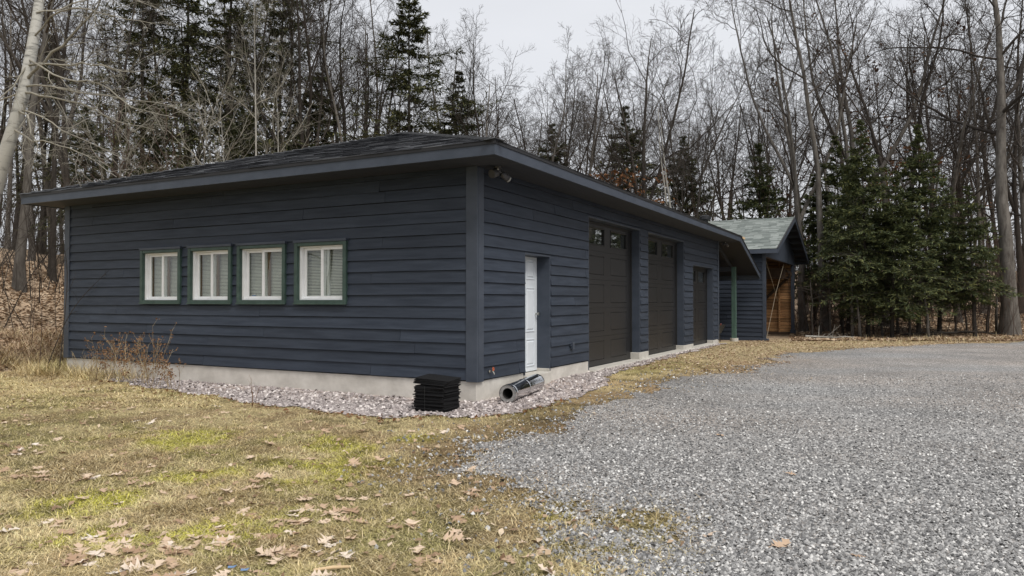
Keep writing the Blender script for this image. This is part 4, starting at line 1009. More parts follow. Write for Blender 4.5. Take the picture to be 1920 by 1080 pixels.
# --- left bank
tree('pole', 36, 22, -420, 'thick grey trunk standing on the leafy bank at the left edge', bark='bark', wx=1.25, group=W3)
tree('pole', 98, 25, -300, 'straight dark trunk second from the left edge above the eave', bark='bark_d', group=W3)
tree('forked', 146, 29, -260, 'stout dark forked tree above the left end of the eave', bark='bark_d', group=W3)
tree('upright', 58, 30, -120, 'grey bare tree half hidden behind the leaning birch', group=W3)
tree('pole', 12, 34, -160, 'slim bare tree at the far left edge behind the birch', group=W3)
tree('pole', 205, 32, -180, 'straight bare pole tree right of the stout forked tree', bark='bark_d', group=W1)
tree('hemlock_a', 82, 40, 60, 'dark hemlock behind the birch at the left', 'hemlock', group='hemlocks in the left woods')
tree('hemlock_a', 262, 36, -90, 'tall ragged hemlock over the left part of the roof', 'hemlock', group='hemlocks in the left woods')
tree('hemlock_c', 150, 31, 190, 'low dark hemlock just over the left roof corner', 'hemlock', group='hemlocks in the left woods')
tree('hemlock_b', 345, 39, -110, 'tall thin crowned hemlock, second of the tall ones over the roof', 'hemlock', group='hemlocks in the left woods')
tree('hemlock_a', 425, 37, -140, 'tall dense hemlock left of the pale slender trunk', 'hemlock', group='hemlocks in the left woods')
tree('hemlock_a', 520, 40, -60, 'broad dark hemlock right of the pale slender trunk', 'hemlock', group='hemlocks in the left woods')
tree('hemlock_c', 300, 33, 150, 'lower hemlock between the tall ones over the roof', 'hemlock', group='hemlocks in the left woods')
tree('hemlock_c', 575, 41, 130, 'small hemlock before the forked trees over the roof', 'hemlock', group='hemlocks in the left woods')
tree('hemlock_c', 455, 34, 165, 'low hemlock peeping over the roof by the pale slender trunk', 'hemlock', group='hemlocks in the left woods')
tree('sapling', 372, 31, 110, 'pale leafless sapling leftmost of those right behind the roof', bark='bark_p', twig='twig_p', group='pale saplings behind the roof')
tree('sapling', 412, 31.5, 95, 'pale leafless sapling second of those right behind the roof', bark='bark_p', twig='twig_p', group='pale saplings behind the roof')
tree('pole', 483, 31, -90, 'slender pale grey trunk rising straight behind the roof', bark='bark_p', twig='twig_p', wx=.6, group='pale saplings behind the roof')
tree('sapling', 508, 32, 70, 'thin pale sapling right of the slender pale trunk', bark='bark_p', twig='twig_p', group='pale saplings behind the roof')
tree('sapling', 195, 28, 120, 'twiggy pale sapling above the left half of the eave', bark='bark_p', twig='twig_p', wx=1.3, group='pale saplings behind the roof')
tree('sapling', 255, 27, 160, 'reddish twiggy sapling above the left windows', bark='bark', twig='twig_r', wx=1.3, group='pale saplings behind the roof')
tree('sapling', 330, 29, 170, 'brown twiggy sapling over the middle of the eave', bark='bark', twig='twig_r', wx=1.2, group='pale saplings behind the roof')
# --- over the roof ridge
tree('forked', 602, 38, -130, 'forked dark tree left of the roof peak', bark='bark_d', group=W1)
tree('crooked', 642, 42, -80, 'crooked bare tree left of the roof peak', bark='bark_d', group=W1)
tree('upright', 672, 37, -60, 'grey bare tree with rising limbs near the roof peak', group=W1)
tree('pole', 712, 39, -40, 'straight grey bare tree just left of the roof peak', group=W1)
tree('hemlock_b', 765, 38, -8, 'tall hemlock with bare lower stem above the roof peak', 'hemlock')
tree('hemlock_c', 838, 41, 128, 'short dense hemlock right of the roof peak', 'hemlock')
tree('broad', 882, 42, 20, 'wide crowned bare oak right of the short hemlock', bark='bark', group=W1, rz=.6)
tree('upright', 942, 40, 22, 'bare tree with a rusty broken trunk above the near eave corner', bark='bark_d', group=W1)
tree('upright', 1003, 44, 55, 'rounded bare tree right of the near eave corner', group=W1)
tree('crooked', 1090, 47, 70, 'bare crooked tree in the middle of the skyline gap', group=W1)
tree('pole', 1050, 50, 95, 'thin bare tree low on the skyline over the side eave', group=W1)
tree('broad', 1212, 40, -15, 'big spreading bare oak over the garage doors', bark='bark_d', group=W1, rz=2.0)
tree('crooked', 1262, 35, 130, 'pale trunked tree above the second garage door', bark='bark_p', group=W1, rz=1.0, wx=.8)
tree('upright', 1292, 44, 75, 'airy bare tree left of the bright sky gap', group=W1, wx=.75)
tree('hemlock_c', 1180, 46, 190, 'dark hemlock among bare trees over the garage doors', 'hemlock')
tree('hemlock_c', 1040, 48, 225, 'dim hemlock low behind the side eave', 'hemlock')
tree('hemlock_c', 1300, 46, 250, 'green hemlock low over the third garage door', 'hemlock')
tree('sapling', 1160, 37, 215, 'beech sapling keeping rusty leaves over the side eave', bark='bark', wx=1.2, leaves=('rust', 700, .10, .1, .75))
tree('sapling', 1125, 39, 235, 'smaller rusty leaved beech sapling low over the side eave', bark='bark', wx=1.2, leaves=('rust', 300, .10, .1, .8))
# --- right part
tree('crooked', 1447, 45, 120, 'small round crowned bare tree beside the sky gap', bark='bark_d', group=W2, rz=.4)
tree('bent', 1395, 50, 190, 'low bare tree left of the round crowned one', group=W2)
tree('forked', 1508, 37, -160, 'tall multi stemmed bare tree above the shed gable', bark='bark', group=W2, rz=2.6, wx=.85)
tree('pole', 1545, 36, -260, 'tall straight trunk right of the shed gable', bark='bark', group=W2, wx=1.1)
tree('forked', 1600, 39, -220, 'tall forked bare tree behind the spruces', bark='bark', group=W2, rz=2.2)
tree('bent', 1655, 36, -180, 'leaning bare oak with clusters of dead leaves', bark='bark_d', group=W2, leaves=('brownleaf', 420, .10, .3, .8), rz=0.3)
tree('upright', 1690, 41, -120, 'upright bare oak with few dead leaves behind the spruces', bark='bark_d', group=W2, leaves=('brownleaf', 300, .10, .3, .7))
tree('forked', 1735, 44, -60, 'bare tree behind the tallest right spruce', bark='bark_d', group=W2)
tree('bent', 1800, 38, 40, 'leaning bare trunk left of the thick grey tree', bark='bark', group=W2, rz=3.3)
tree('pole', 1845, 42, -40, 'slim bare tree beside the thick grey tree', group=W2)
tree('upright', 1775, 46, 60, 'bare tree far back among the right woods', group=W2)
BIG = tree('giant', 1893, 31.5, -330, 'thick grey tree with heavy limbs near the right edge', bark='bark', group=W2, wx=1.15, rz=3.6)
tree('upright', 1935, 36, -100, 'bare tree cut by the right edge behind the thick one', group=W2)
tree('sapling', 1700, 40, 190, 'oak sapling with rusty leaves behind the spruces', leaves=('rust', 380, .10, .1, .95), group=W2, wx=1.3)
tree('sapling', 1640, 42, 200, 'rusty leaved oak sapling between the spruce tips', leaves=('rust', 300, .09, .1, .95), group=W2, wx=1.3)
tree('sapling', 1480, 44, 300, 'rusty leaved sapling behind the shed ridge', leaves=('brownleaf', 300, .09, .1, .95), twig='twig_r', group=W2, wx=1.3)
SPG = 'young spruces at the edge of the driveway'
tree('spruce_c', 1432, 42, 268, 'small spruce rising behind the shed roof', 'spruce', group=SPG)
tree('spruce_a', 1528, 39, 325, 'spruce half hidden behind the shed gable', 'spruce', group=SPG)
tree('spruce_a', 1578, 37.5, 250, 'spruce nearest the shed, first tall tip from the left', 'spruce', group=SPG)
tree('spruce_b', 1627, 30.6, 222, 'tall middle spruce with yellow green tips', 'spruce', group=SPG, wx=.85)
tree('spruce_b', 1672, 29.8, 330, 'lower spruce in front of the group, spreading over the leaf edge', 'spruce', group=SPG, wx=1.1)
tree('spruce_a', 1722, 31.2, 228, 'tall right spruce of the group', 'spruce', group=SPG)
tree('spruce_c', 1760, 32.5, 330, 'shorter spruce at the right side of the group', 'spruce', group=SPG)
tree('spruce_c', 1828, 30.5, 345, 'single small spruce left of the thick grey tree', 'spruce', group=SPG)
tree('spruce_c', 1590, 35, 300, 'dim spruce at the back of the group', 'spruce', group=SPG)
# thin dead stems under the spruces: each is a stem of its own
rs = random.Random(3)
PXS = [1522,1538,1558,1580,1598,1612,1638,1655,1682,1703,1740,1790,1812,1850,1868]
for k, px in enumerate(PXS):
    X, Y = at(px, rs.uniform(29.6, 32.5)); z = float(gz(X, Y)); h = rs.uniform(1.6, 3.0); r_ = rs.uniform(.03,.075)
    m = MB(); q = [(0,0,-.2)]; 
    for j in range(1,6): q.append((q[-1][0]+rs.uniform(-.07,.07), q[-1][1]+rs.uniform(-.05,.05), h*j/5))
    m.tube(q, [r_*1.2,r_,r_*.85,r_*.7,r_*.5,r_*.25], 7)
    t = empty('dead_stem', (X,Y,z)); m.build('trunk', M['bark' if k % 3 else 'bark_d'], t, smooth=True)
    m = MB()
    for j in range(14):
        hh = rs.uniform(.25,.97)*h; aa = rs.uniform(0,6.28); l_ = rs.uniform(.2,.8)
        i = min(4,int(hh/h*5)); b0 = Vector(q[i]).lerp(Vector(q[i+1]), hh/h*5-i); b1 = b0+Vector((math.cos(aa)*l_*.6, math.sin(aa)*l_*.6, rs.uniform(-.1,.15))); b2 = b1+Vector((math.cos(aa+.5)*l_*.4, math.sin(aa+.5)*l_*.4, rs.uniform(-.2,.1)))
        m.tube([b0,b1,b2],[.012,.009,.005],4)
    m.build('branches', M['twig'], t)['kind'] = 'stuff'
    ORD = ('first','second','third','fourth','fifth','sixth','seventh','eighth','ninth','tenth','eleventh','twelfth','thirteenth','fourteenth','fifteenth')
    tag(t, 'thin dead stem before the spruces beyond the driveway, '+ORD[k]+' from the shed', 'dead tree', 'dead stems under the spruces')
# filler trees that nothing tells apart
rf = random.Random(12); keys = ['upright','forked','pole','crooked','bent','broad']
for k in range(20):
    px = 560+ (1480-560)*(k+rf.random())/20; Y = rf.uniform(48, 66); yt = rf.uniform(95, 190) if px > 800 else rf.uniform(-20, 120)
    tree(rf.choice(keys), px, Y, yt, 'bare grey tree among many in the woods behind the garage', bark=rf.choice(['bark','bark_d']), group='bare trees deep in the woods behind the garage')
for k in range(14):
    px = 1480+(1960-1480)*(k+rf.random())/14; Y = rf.uniform(46, 66); yt = rf.uniform(40, 170)
    tree(rf.choice(keys), px, Y, yt, 'bare grey tree among many in the woods beyond the spruces', bark=rf.choice(['bark','bark_d']), group='bare trees deep in the right woods')
for k in range(14):
    px = -40+600*(k+rf.random())/14; Y = rf.uniform(38, 60); yt = rf.uniform(-140, 60)
    tree(rf.choice(keys), px, Y, yt, 'bare grey tree among many in the woods on the left', bark=rf.choice(['bark','bark_d']), group='bare trees deep in the left woods')
# ---- leaning birch at the left edge, long sweeping branches
bx = [(-58,640,17.2),(-40,480,17.0),(-18,380,16.8),(3,300,16.6),(24,232,16.5),(42,165,16.5),(54,95,16.6),(64,30,16.7),(72,-40,16.8),(78,-130,17.0),(80,-260,17.2)]
def pt3(px, py, Y): return np.array([(px-960)/FPX*Y, Y, CAMZ+(564-py)/FPX*Y])
bp = np.array([pt3(*p) for p in bx]); bz = float(gz(bp[0,0], bp[0,1])); bp[0,2] = bz-.3
bb_ = bp[0].copy(); bb_[2] = bz
birch = empty('birch_tree', tuple(bb_)); tag(birch, 'white barked birch leaning in from the left edge with long sweeping branches', 'birch')
bl = (bp-bb_)[None]; br = np.array([.19,.17,.155,.145,.135,.128,.118,.105,.09,.07,.04])[None]
mesh_np('trunk', *tubes(bl, br, 12), M['birch'], birch, smooth=True)
limbs = [[(44,150,16.5),(95,95,16.2),(140,55,16.0),(175,10,15.8),(215,-60,15.6)],
         [(48,120,16.5),(110,117,16.0),(170,117,15.6),(225,132,15.2),(290,130,15.0)],
         [(38,172,16.5),(90,178,16.0),(150,190,15.5),(220,228,15.0),(285,240,14.7)],
         [(30,202,16.5),(60,210,16.2),(110,240,15.8),(170,270,15.4),(235,300,15.2)],
         [(40,160,16.5),(120,165,15.6),(200,180,15.0),(290,190,14.6),(370,215,14.3)],
         [(54,70,16.6),(110,14,16.2),(160,10,15.8),(210,30,15.5),(280,40,15.2)],
         [(62,20,16.6),(110,12,16.9),(170,-10,17.2),(240,-10,17.4),(310,20,17.6)],
         [(48,118,16.5),(20,160,16.2),(-20,200,16),(-60,210,15.8),(-110,250,15.6)],
         [(30,205,16.5),(52,215,15.7),(55,250,15.4),(70,280,15.2),(85,296,15.1)],
         [(42,165,16.5),(5,185,17),(-40,190,17.3),(-90,200,17.6),(-150,190,18)],
         [(20,240,16.5),(60,262,15.9),(110,270,15.4),(160,292,15.0),(215,330,14.8)],
         [(50,110,16.5),(120,150,15.4),(180,150,14.9),(240,200,14.5),(330,220,14.2)]]
g = np.random.default_rng(5); LP = []
for l in limbs:
    q = np.array([pt3(*p) for p in l])-bb_; tt = np.linspace(0, 4, 13); i = np.minimum(tt.astype(int), 3); f = (tt-i)[:, None]
    c = q[i]*(1-f)+q[i+1]*f; c[1:-1] = .25*c[:-2]+.5*c[1:-1]+.25*c[2:]; c[1:] += g.normal(0, .02, (12, 3)); LP.append(c)
LP = np.stack(LP); LR = np.linspace(.021, .006, 13)[None]*np.ones((len(LP), 1)); LR[0] *= 1.8; LR[1:3] *= 1.2
P2, R2 = grow(LP, LR, g, 13, .1, 1., 20, 55, .14, .34, 8, .11, -.015, .5, .006)
P3, R3 = grow(P2, R2, g, 6, .15, 1., 20, 55, .3, .5, 4, .12, 0, .6, .004)
P4, R4 = grow(P3, R3, g, 3, .2, 1., 20, 55, .3, .6, 3, .12, 0, .7, .003)
mesh_np('crown', *join([tubes(LP, LR, 6), tubes(P2, R2, 4), tubes(P3, R3, 3), tubes(P4, R4, 3)]), M['twig_p'], birch, smooth=True)
# ---- far wood: one mass, out of reach of counting; it closes the view and stands all round the clearing
low = []
for sd_ in (101, 102, 103):
    kw = dict(H=16, r=.17, k1=9, k2=6, k3=5, k4=0, u0=.3, a1=(30,70), l1=(.3,.52), w1=.2, twmin=.011)
    if sd_ == 103: kw['fork'] = 1
    tr, cr, _, _ = bare_tree(seed=sd_, **kw); low.append(join([tr, cr]))
def wood(name, spots, label):
    parts = []; gg = np.random.default_rng(len(spots))
    for (X, Y) in spots:
        V, F = low[gg.integers(0, 3)]; a = gg.random()*6.28; s = gg.uniform(.75, 1.2); sx = s*gg.uniform(.9, 1.2)
        ca, sa = math.cos(a), math.sin(a)
        Vn = np.column_stack([(V[:,0]*ca-V[:,1]*sa)*sx+X, (V[:,0]*sa+V[:,1]*ca)*sx+Y, V[:,2]*s+float(gz(X, Y))])
        parts.append((Vn, F))
    tag(mesh_np(name, *join(parts), M['twig']), label, 'woods', kind='stuff')
gg = np.random.default_rng(77)
sp = [at(-150+2230*(k+gg.random())/95, gg.uniform(66, 105)) for k in range(95)]
wood('far_wood', sp, 'far bare woods closing the view behind all the trees')
sp = [(gg.uniform(30, 50), gg.uniform(2, 40)) for k in range(38)] + [(gg.uniform(26, 50), gg.uniform(34, 62)) for k in range(16)] + [(gg.uniform(-40, -22), gg.uniform(-25, 18)) for k in range(22)]
wood('side_wood', sp, 'bare woods on both sides of the clearing')
# ---- brushwood in the woods
def brush(name, spots, hs, label, mat, seed, k=5):
    g = np.random.default_rng(seed); S = np.array(spots); N = len(S); z = gz(S[:, 0], S[:, 1])
    st = np.column_stack([S, z-.05]); dr = np.column_stack([g.normal(0, .3, (N, 2)), np.ones(N)]); dr /= np.linalg.norm(dr, axis=1, keepdims=True)
    ln = g.uniform(*hs, N); P0 = path(st, dr, ln, 6, .08, .03, g); R0 = (ln*.0042)[:, None]*np.linspace(1, .3, 6)[None]
    P1, R1 = grow(P0, R0, g, k, .2, 1, 20, 55, .3, .6, 4, .12, .05, .6, .004); P2, R2 = grow(P1, R1, g, 3, .2, 1, 20, 55, .35, .6, 3, .12, .03, .7, .0035)
    tag(mesh_np(name, *join([tubes(P0, R0, 4), tubes(P1, R1, 3), tubes(P2, R2, 3)]), mat), label, 'brushwood', kind='stuff')
g = np.random.default_rng(9)
sp = [at(g.uniform(1490, 1990), g.uniform(30.5, 48)) for k in range(420)]
brush('brushwood', sp, (1.0, 4.0), 'brown leafless brushwood under the right woods', M['twig_r'], 1)
sp = [at(g.uniform(560, 1480), g.uniform(38, 60)) for k in range(420)]; sp = [p for p in sp if w2l(*p)[1] > 31 or w2l(*p)[0] < -12 or w2l(*p)[0] > 3]
brush('brushwood', sp, (2.5, 8.0), 'leafless brushwood showing over the garage roof', M['twig_r'], 2)
sp = [at(g.uniform(-80, 560), g.uniform(22, 45)) for k in range(330)]; sp = [p for p in sp if w2l(*p)[0] < -12.3]
sp += [at(g.uniform(-70, 125), g.uniform(17.5, 24)) for k in range(40)]; sp = [p for p in sp if w2l(*p)[0] < -11.6]
brush('brushwood', sp, (.7, 4.5), 'grey leafless brushwood on the left bank', M['twig'], 3)
sp = [at(g.uniform(1480, 2000), g.uniform(40, 70)) for k in range(330)]
brush('brushwood', sp, (3.0, 8.5), 'tall leafless brushwood deep in the right woods', M['twig_r'], 4)
# ---- leaf litter
def litter(name, X, Y, size, label, mat, seed, lift=.02, parent=None):
    g = np.random.default_rng(seed); pts = np.column_stack([X, Y, gz(X, Y)+lift])
    V, F = leaf_quads(pts, g, size, 0.0, True); V[:, 2] += np.tile([0, .012, 0, .012], len(X))*g.random(len(V))
    o = mesh_np(name, V, F, mat); tag(o, label, 'leaf litter', kind='stuff'); return o
g = np.random.default_rng(11)
N = 15000; px = g.uniform(-60, 150, N); Yd = 15.5+14*g.random(N)**1.3; X = (px-960)/FPX*Yd; lx, ly = w2l(X, Yd); k = (-lx > 11.2) & (ly > -1.5); litter('leaf_litter', X[k], Yd[k], .055, 'pale brown leaves covering the left bank', M['litter'], 1, .012)
N = 26000; px = g.uniform(1480, 1960, N); Yd = 27.6+20*g.random(N)**1.4; X = (px-960)/FPX*Yd; k = drive_mask(X, Yd) < -.1; litter('leaf_litter', X[k], Yd[k], .085, 'brown leaves covering the floor of the right woods', M['litter'], 2, .025)
N = 16000; px = g.uniform(1150, 1900, N); Yd = 15+14*g.random(N); X = (px-960)/FPX*Yd; k = (drive_mask(X, Yd) < .25) & (drive_mask(X, Yd) > -5) & (w2l(X, Yd)[0] > .35) ; litter('leaf_litter', X[k], Yd[k], .03, 'pale leaf scraps along the far side of the driveway', M['litter'], 3, .02)
N = 5000; X = g.uniform(-9, 2, N); Yd = g.uniform(8, 15, N); b_ = bed_mask(X, Yd); k = (b_ < .03) & (b_ > -.28) & (w2l(X, Yd)[1] < .8); litter('leaf_litter', X[k], Yd[k], .032, 'rusty leaf scraps along the rim of the gravel bed', M['rust'], 4, .02)
N = 2600; X = g.uniform(-9, 2.5, N); Yd = g.uniform(3.8, 13, N); k = (bed_mask(X, Yd) < 0) & (drive_mask(X, Yd) < .2) & (w2l(X, Yd)[1] < -.2); litter('leaf_litter', X[k], Yd[k], .028, 'small leaf scraps strewn over the lawn', M['litter'], 5, .028)
# ---- single oak leaves on the lawn (pieces of the ground)
def oak_leaf(seed):
    r_ = random.Random(seed); n = 4; L_ = 1.0; ps = []
    def side(s):
        out = []
        for k in range(n):
            y = .12+.8*k/n; w_ = (.42 if k in (1,2) else .27)*r_.uniform(.75,1.25)
            out += [(s*.09, y-.02), (s*w_*.55, y+.05), (s*w_, y+.15), (s*w_*.55, y+.155)]
        return out
    Rr = side(1); Ll = side(-1)
    outline = [(0.012,-.18),(.015,.05)]+Rr+[(0,1.0)]+Ll[::-1]+[(-.015,.05),(-.012,-.18)]
    cr_, tw = r_.uniform(.08,.4), r_.uniform(-.35,.35)
    def z(x, y): return cr_*abs(x)**1.2*1.0 + .22*(y-.4)**2*r_.choice((1,1,.6)) + tw*x*(y-.4) + .03*math.sin(y*14+seed)
    m = MB()
    sp_ = [(0,-.18),(0,.05)]+[(0,.12+.8*k/n+o_) for k in range(n) for o_ in (-.02,.03,.10,.14)]+[(0,1.0)]
    V = []; nn = len(sp_)
    rightv = [outline[0],outline[1]]+Rr+[(0,1.0)]; leftv = [outline[-1],outline[-2]]+Ll+[(0,1.0)]
    V = [(x,y-.4,z(0,y)) for x,y in sp_]+[(x,y-.4,z(x,y)) for x,y in rightv]+[(x,y-.4,z(x,y)) for x,y in leftv]
    F = []
    for k in range(nn-1): F += [(k,k+1,nn+k+1,nn+k),(k,2*nn+k,2*nn+k+1,k+1)]
    return mesh_np('leaf', V, F, M['leaf'], make_obj=False)
OL = [oak_leaf(k) for k in range(9)]
rl = random.Random(8); nl = 0
clusters = [gpt(*p) for p in ((585,1000),(590,970),(350,1040),(375,1020),(225,885),(200,1010),(180,1015),(455,1000),(560,950),(620,955),(250,1060),(45,890),(560,1045),(640,960),(960,1055),(690,940),(60,845),(480,905),(430,960))]
def near_leaf():
    q = rl.random()
    if q < .45:
        c_ = rl.choice(clusters); return c_[0]+rl.gauss(0,.14), c_[1]+rl.gauss(0,.16)
    if q < .9: return gpt(rl.uniform(-40, 900), 660+420*rl.random()**.75+25)
    return gpt(rl.uniform(850, 1900), rl.uniform(720, 1060))
while nl < 255:
    X, Y = near_leaf()
    if Y > 12 or w2l(X, Y)[1] > -.4: continue
    dm = drive_mask(np.array([X]), np.array([Y]))[0]
    if dm > .6 and rl.random() < .72: continue
    o = link(bpy.data.objects.new('leaf', rl.choice(OL)), ground); s = rl.uniform(.085,.165); o.scale = (s*rl.uniform(.75,1.1), s, s)
    o.location = (X, Y, float(gz(X, Y))+.018+.01*rl.random()); o.rotation_euler = (rl.gauss(0,.16)+(math.pi if rl.random() < .3 else 0), rl.gauss(0,.16), rl.uniform(0,6.28)); nl += 1
# ---- grass
def blades(name, X, Y, ln, wd, label, seed, flat=.0, tint=1.0):
    g = np.random.default_rng(seed); N = len(X); z = gz(X, Y)
    az = g.random(N)*6.283; el = np.abs(g.normal(flat, .24, N)); l = ln*(.5+g.random(N))
    d = np.stack([np.cos(az)*np.cos(el), np.sin(az)*np.cos(el), np.sin(el)], -1); sd_ = np.stack([-np.sin(az), np.cos(az), np.zeros(N)], -1)
    b = np.column_stack([X, Y, z-.004+.012*g.random(N)]); w_ = (wd*(.7+.6*g.random(N)))[:, None]
    tip = b+d*l[:, None]; mid_ = b+d*l[:, None]*.55+np.array([0, 0, .008])
    V = np.stack([b-sd_*w_, b+sd_*w_, mid_+sd_*w_*.8, tip, mid_-sd_*w_*.8], 1).reshape(-1, 3)
    i = np.arange(N)*5; F = np.vstack([np.stack([i, i+1, i+2], 1), np.stack([i, i+2, i+4], 1), np.stack([i+4, i+2, i+3], 1)])
    c = ground_color(X, Y); br = g.normal(1.25, .34, (N, 1)).clip(.35, 2.1)*tint*np.where(g.random((N, 1)) < .16, .4, 1)
    c = c*br; pale = (g.random(N) < .22)[:, None]; c = np.where(pale, np.array([[.66,.55,.33]])*(.7+.5*g.random((N, 1))), c)
    o = mesh_np(name, V, F, M['grass'], colors=np.repeat(c.clip(0, .8), 5, 0)); tag(o, label, 'grass', kind='stuff')
g = np.random.default_rng(21)
N = 260000; inv = 1/11.5+(1/3.75-1/11.5)*g.random(N); Yd = (1/inv); px = g.uniform(-30, 1330, N); X = (px-960)/FPX*Yd
dm = drive_mask(X, Yd); bm = bed_mask(X, Yd); lx, ly = w2l(X, Yd)
k = (dm < g.normal(.0, .28, N)) & (bm < .02) & ~((ly > -.05) & (lx < .1))
sdp = sdist(X, Yd, POLY); k &= (sdp < -.9) | (g.random(N) < .55)
blades('grass', X[k], Yd[k], .06, .0019, 'matted dry lawn grass with mossy patches in the foreground', 3)
N = 60000; Yd = g.uniform(10.5, 20, N); px = g.uniform(-40, 420, N); X = (px-960)/FPX*Yd; lx, ly = w2l(X, Yd); k = (ly < -.12) & (bed_mask(X, Yd) < 0); blades('grass', X[k], Yd[k], .075, .004, 'tan lawn grass stretching to the far front corner of the garage', 4)
N = 70000; Yd = 12+15.5*g.random(N); px = g.uniform(1040, 1940, N); X = (px-960)/FPX*Yd; lx, ly = w2l(X, Yd); dm = drive_mask(X, Yd)
k = (dm < g.normal(.0, .5, N)) & (lx > .25) & (bed_mask(X, Yd) < .05); blades('grass', X[k], Yd[k], .05, .004, 'short dead grass strip between garage doors and driveway', 5)
N = 2600; px = g.uniform(1480, 1960, N); Yd = g.uniform(26.5, 30.5, N); X = (px-960)/FPX*Yd; dm = drive_mask(X, Yd); k = (dm < -.2) & (dm > -2.6) & (fbm(X*1.3, Yd*1.3, 63) > .5); blades('grass', X[k], Yd[k], .2, .006, 'long dry straw at the foot of the spruces', 6, .9)
# ---- loose stones
ICO = np.array([(0,0,1),(.9,0,.1),(.2,.9,-.1),(-.8,.5,.1),(-.7,-.6,-.1),(.3,-.9,.1),(0,0,-1)], float)
ICF = np.array([(0,1,2),(0,2,3),(0,3,4),(0,4,5),(0,5,1),(6,2,1),(6,3,2),(6,4,3),(6,5,4),(6,1,5)])[:5]
def stones(name, X, Y, size, label, mat, seed, lift=0):
    g = np.random.default_rng(seed); N = len(X); a = g.random(N)*6.283; s = size*(.45+g.random(N)**2*1.1)
    V = ICO[None]*(1+g.normal(0, .15, (N, 7, 3))); V[:, :, 2] *= .75; ca, sa = np.cos(a)[:, None], np.sin(a)[:, None]
    V = np.stack([V[:,:,0]*ca-V[:,:,1]*sa*.75, V[:,:,0]*sa+V[:,:,1]*ca*.75, V[:,:,2]], -1)*s[:, None, None]
    tl = g.normal(0, .35, (N, 2)); V[:, :, 2] += V[:, :, 0]*tl[:, :1]+V[:, :, 1]*tl[:, 1:]
    V += np.column_stack([X, Y, gz(X, Y)+lift+s*.15])[:, None, :]
    F = (ICF[None]+(np.arange(N)*7)[:, None, None]).reshape(-1, 3)
    tag(mesh_np(name, V.reshape(-1, 3), F, mat), label, 'gravel', kind='stuff')
N = 9000; px = g.uniform(-60, 140, N); Yd = g.uniform(15.3, 18.5, N); X = (px-960)/FPX*Yd; k = (w2l(X, Yd)[0] < -10.4) & (fbm(X*1.1, Yd*1.1, 66) > .45); blades('grass', X[k], Yd[k], .26, .004, 'long pale straw at the foot of the leafy bank', 7, .5)
g = np.random.default_rng(31)
N = 110000; inv = 1/15+(1/3.7-1/15)*g.random(N); Yd = 1/inv; px = g.uniform(800, 1960, N); X = (px-960)/FPX*Yd; dm = drive_mask(X, Yd)
k = dm > g.normal(-.02, .12, N); stones('gravel_stones', X[k], Yd[k], .0125, 'loose grey stones of the driveway in the foreground', M['stone'], 1, .008)
N = 24000; X = g.uniform(-2.4, 6, N); Yd = g.uniform(3.8, 17, N); dm = drive_mask(X, Yd); k = (dm < 0) & (dm > -1.3*g.random(N)**1.5) ; stones('gravel_stones', X[k], Yd[k], .019, 'stones strewn into the turf beside the driveway', M['stone'], 2, .006)
N = 60000; ly_ = g.uniform(-1.9, 15.6, N); lx_ = g.uniform(-9.4, 1.4, N); X, Yd = l2w(lx_, ly_); k = (bed_mask(X, Yd) > 0) & ((ly_ < -.02) | (lx_ > .03)); k &= (ly_ < 4) | (g.random(N) < .6)
stones('gravel_stones', X[k], Yd[k], .027, 'pink and grey stones of the foundation gravel bed', M['stone_p'], 3, .012)
N = 2600; lx_ = g.uniform(-10.6, -7.0, N); ly_ = -.1-.75*g.random(N)**1.5; X, Yd = l2w(lx_, ly_); k = g.random(N) < .35+.65*smooth(-7.4, -9.2, lx_); blades('grass', X[k], Yd[k], .30, .0035, 'long pale straw leaning on the far end of the foundation', 8, .55)
# ---- dry weeds by the front wall
def weed(name, px, py, h, n, label, seed, heads=True, mat='straw', spread=.28):
    X, Y = gpt(px, py); lx, ly = w2l(X, Y)
    if ly > -.12: X, Y = l2w(lx, -.14)
    g = np.random.default_rng(seed); t = empty(name, (X, Y, float(gz(X, Y)))); tag(t, label, 'weed', 'dry weeds along the front wall')
    st = np.column_stack([g.normal(0, .06, (n, 2)), np.full(n, -.03)]); dr = np.column_stack([g.normal(0, spread, (n, 2)), np.ones(n)]); dr[:, 1] -= 0
    dr /= np.linalg.norm(dr, axis=1, keepdims=True); P0 = path(st, dr, h*g.uniform(.5, 1, n), 8, .07, -.01, g); R0 = .0042*np.linspace(1, .45, 8)[None]*np.ones((n, 1))
    P1, R1 = grow(P0, R0, g, 5, .35, 1, 20, 50, .2, .4, 4, .1, .02, .8, .0025)
    mesh_np('stems', *join([tubes(P0, R0, 4), tubes(P1, R1, 3)]), M[mat], t)
    if heads:
        tp = np.vstack([P1[:, 2], P1[:, 3], P1[:, 3]]); mesh_np('seed_heads', *leaf_quads(np.repeat(tp, 2, 0), g, .018, .015), M['weed'], t)['kind'] = 'stuff'
weed('dry_weed', 205, 712, .95, 14, 'grey dry weed clump left of the first window', 1)
weed('dry_weed', 232, 716, 1.0, 12, 'tall dry weed with grey seed heads under the first window', 2)
weed('dry_weed', 268, 722, .8, 12, 'rusty dry weed between the first two windows', 3)
weed('dry_weed', 290, 726, 1.15, 12, 'tallest rusty weed stalks below the first window', 4)
weed('dry_weed', 325, 730, .6, 8, 'thin low weed under the second window', 5)
weed('dry_weed', 160, 708, .6, 14, 'straw coloured weed clump at the far front corner', 6, False)
weed('dry_weed', 185, 715, .5, 16, 'low straw tuft near the far front corner', 7, False)
weed('dry_weed', 492, 752, .45, 3, 'single leafless seedling in the gravel under the third window', 8, False, 'weed', .12)
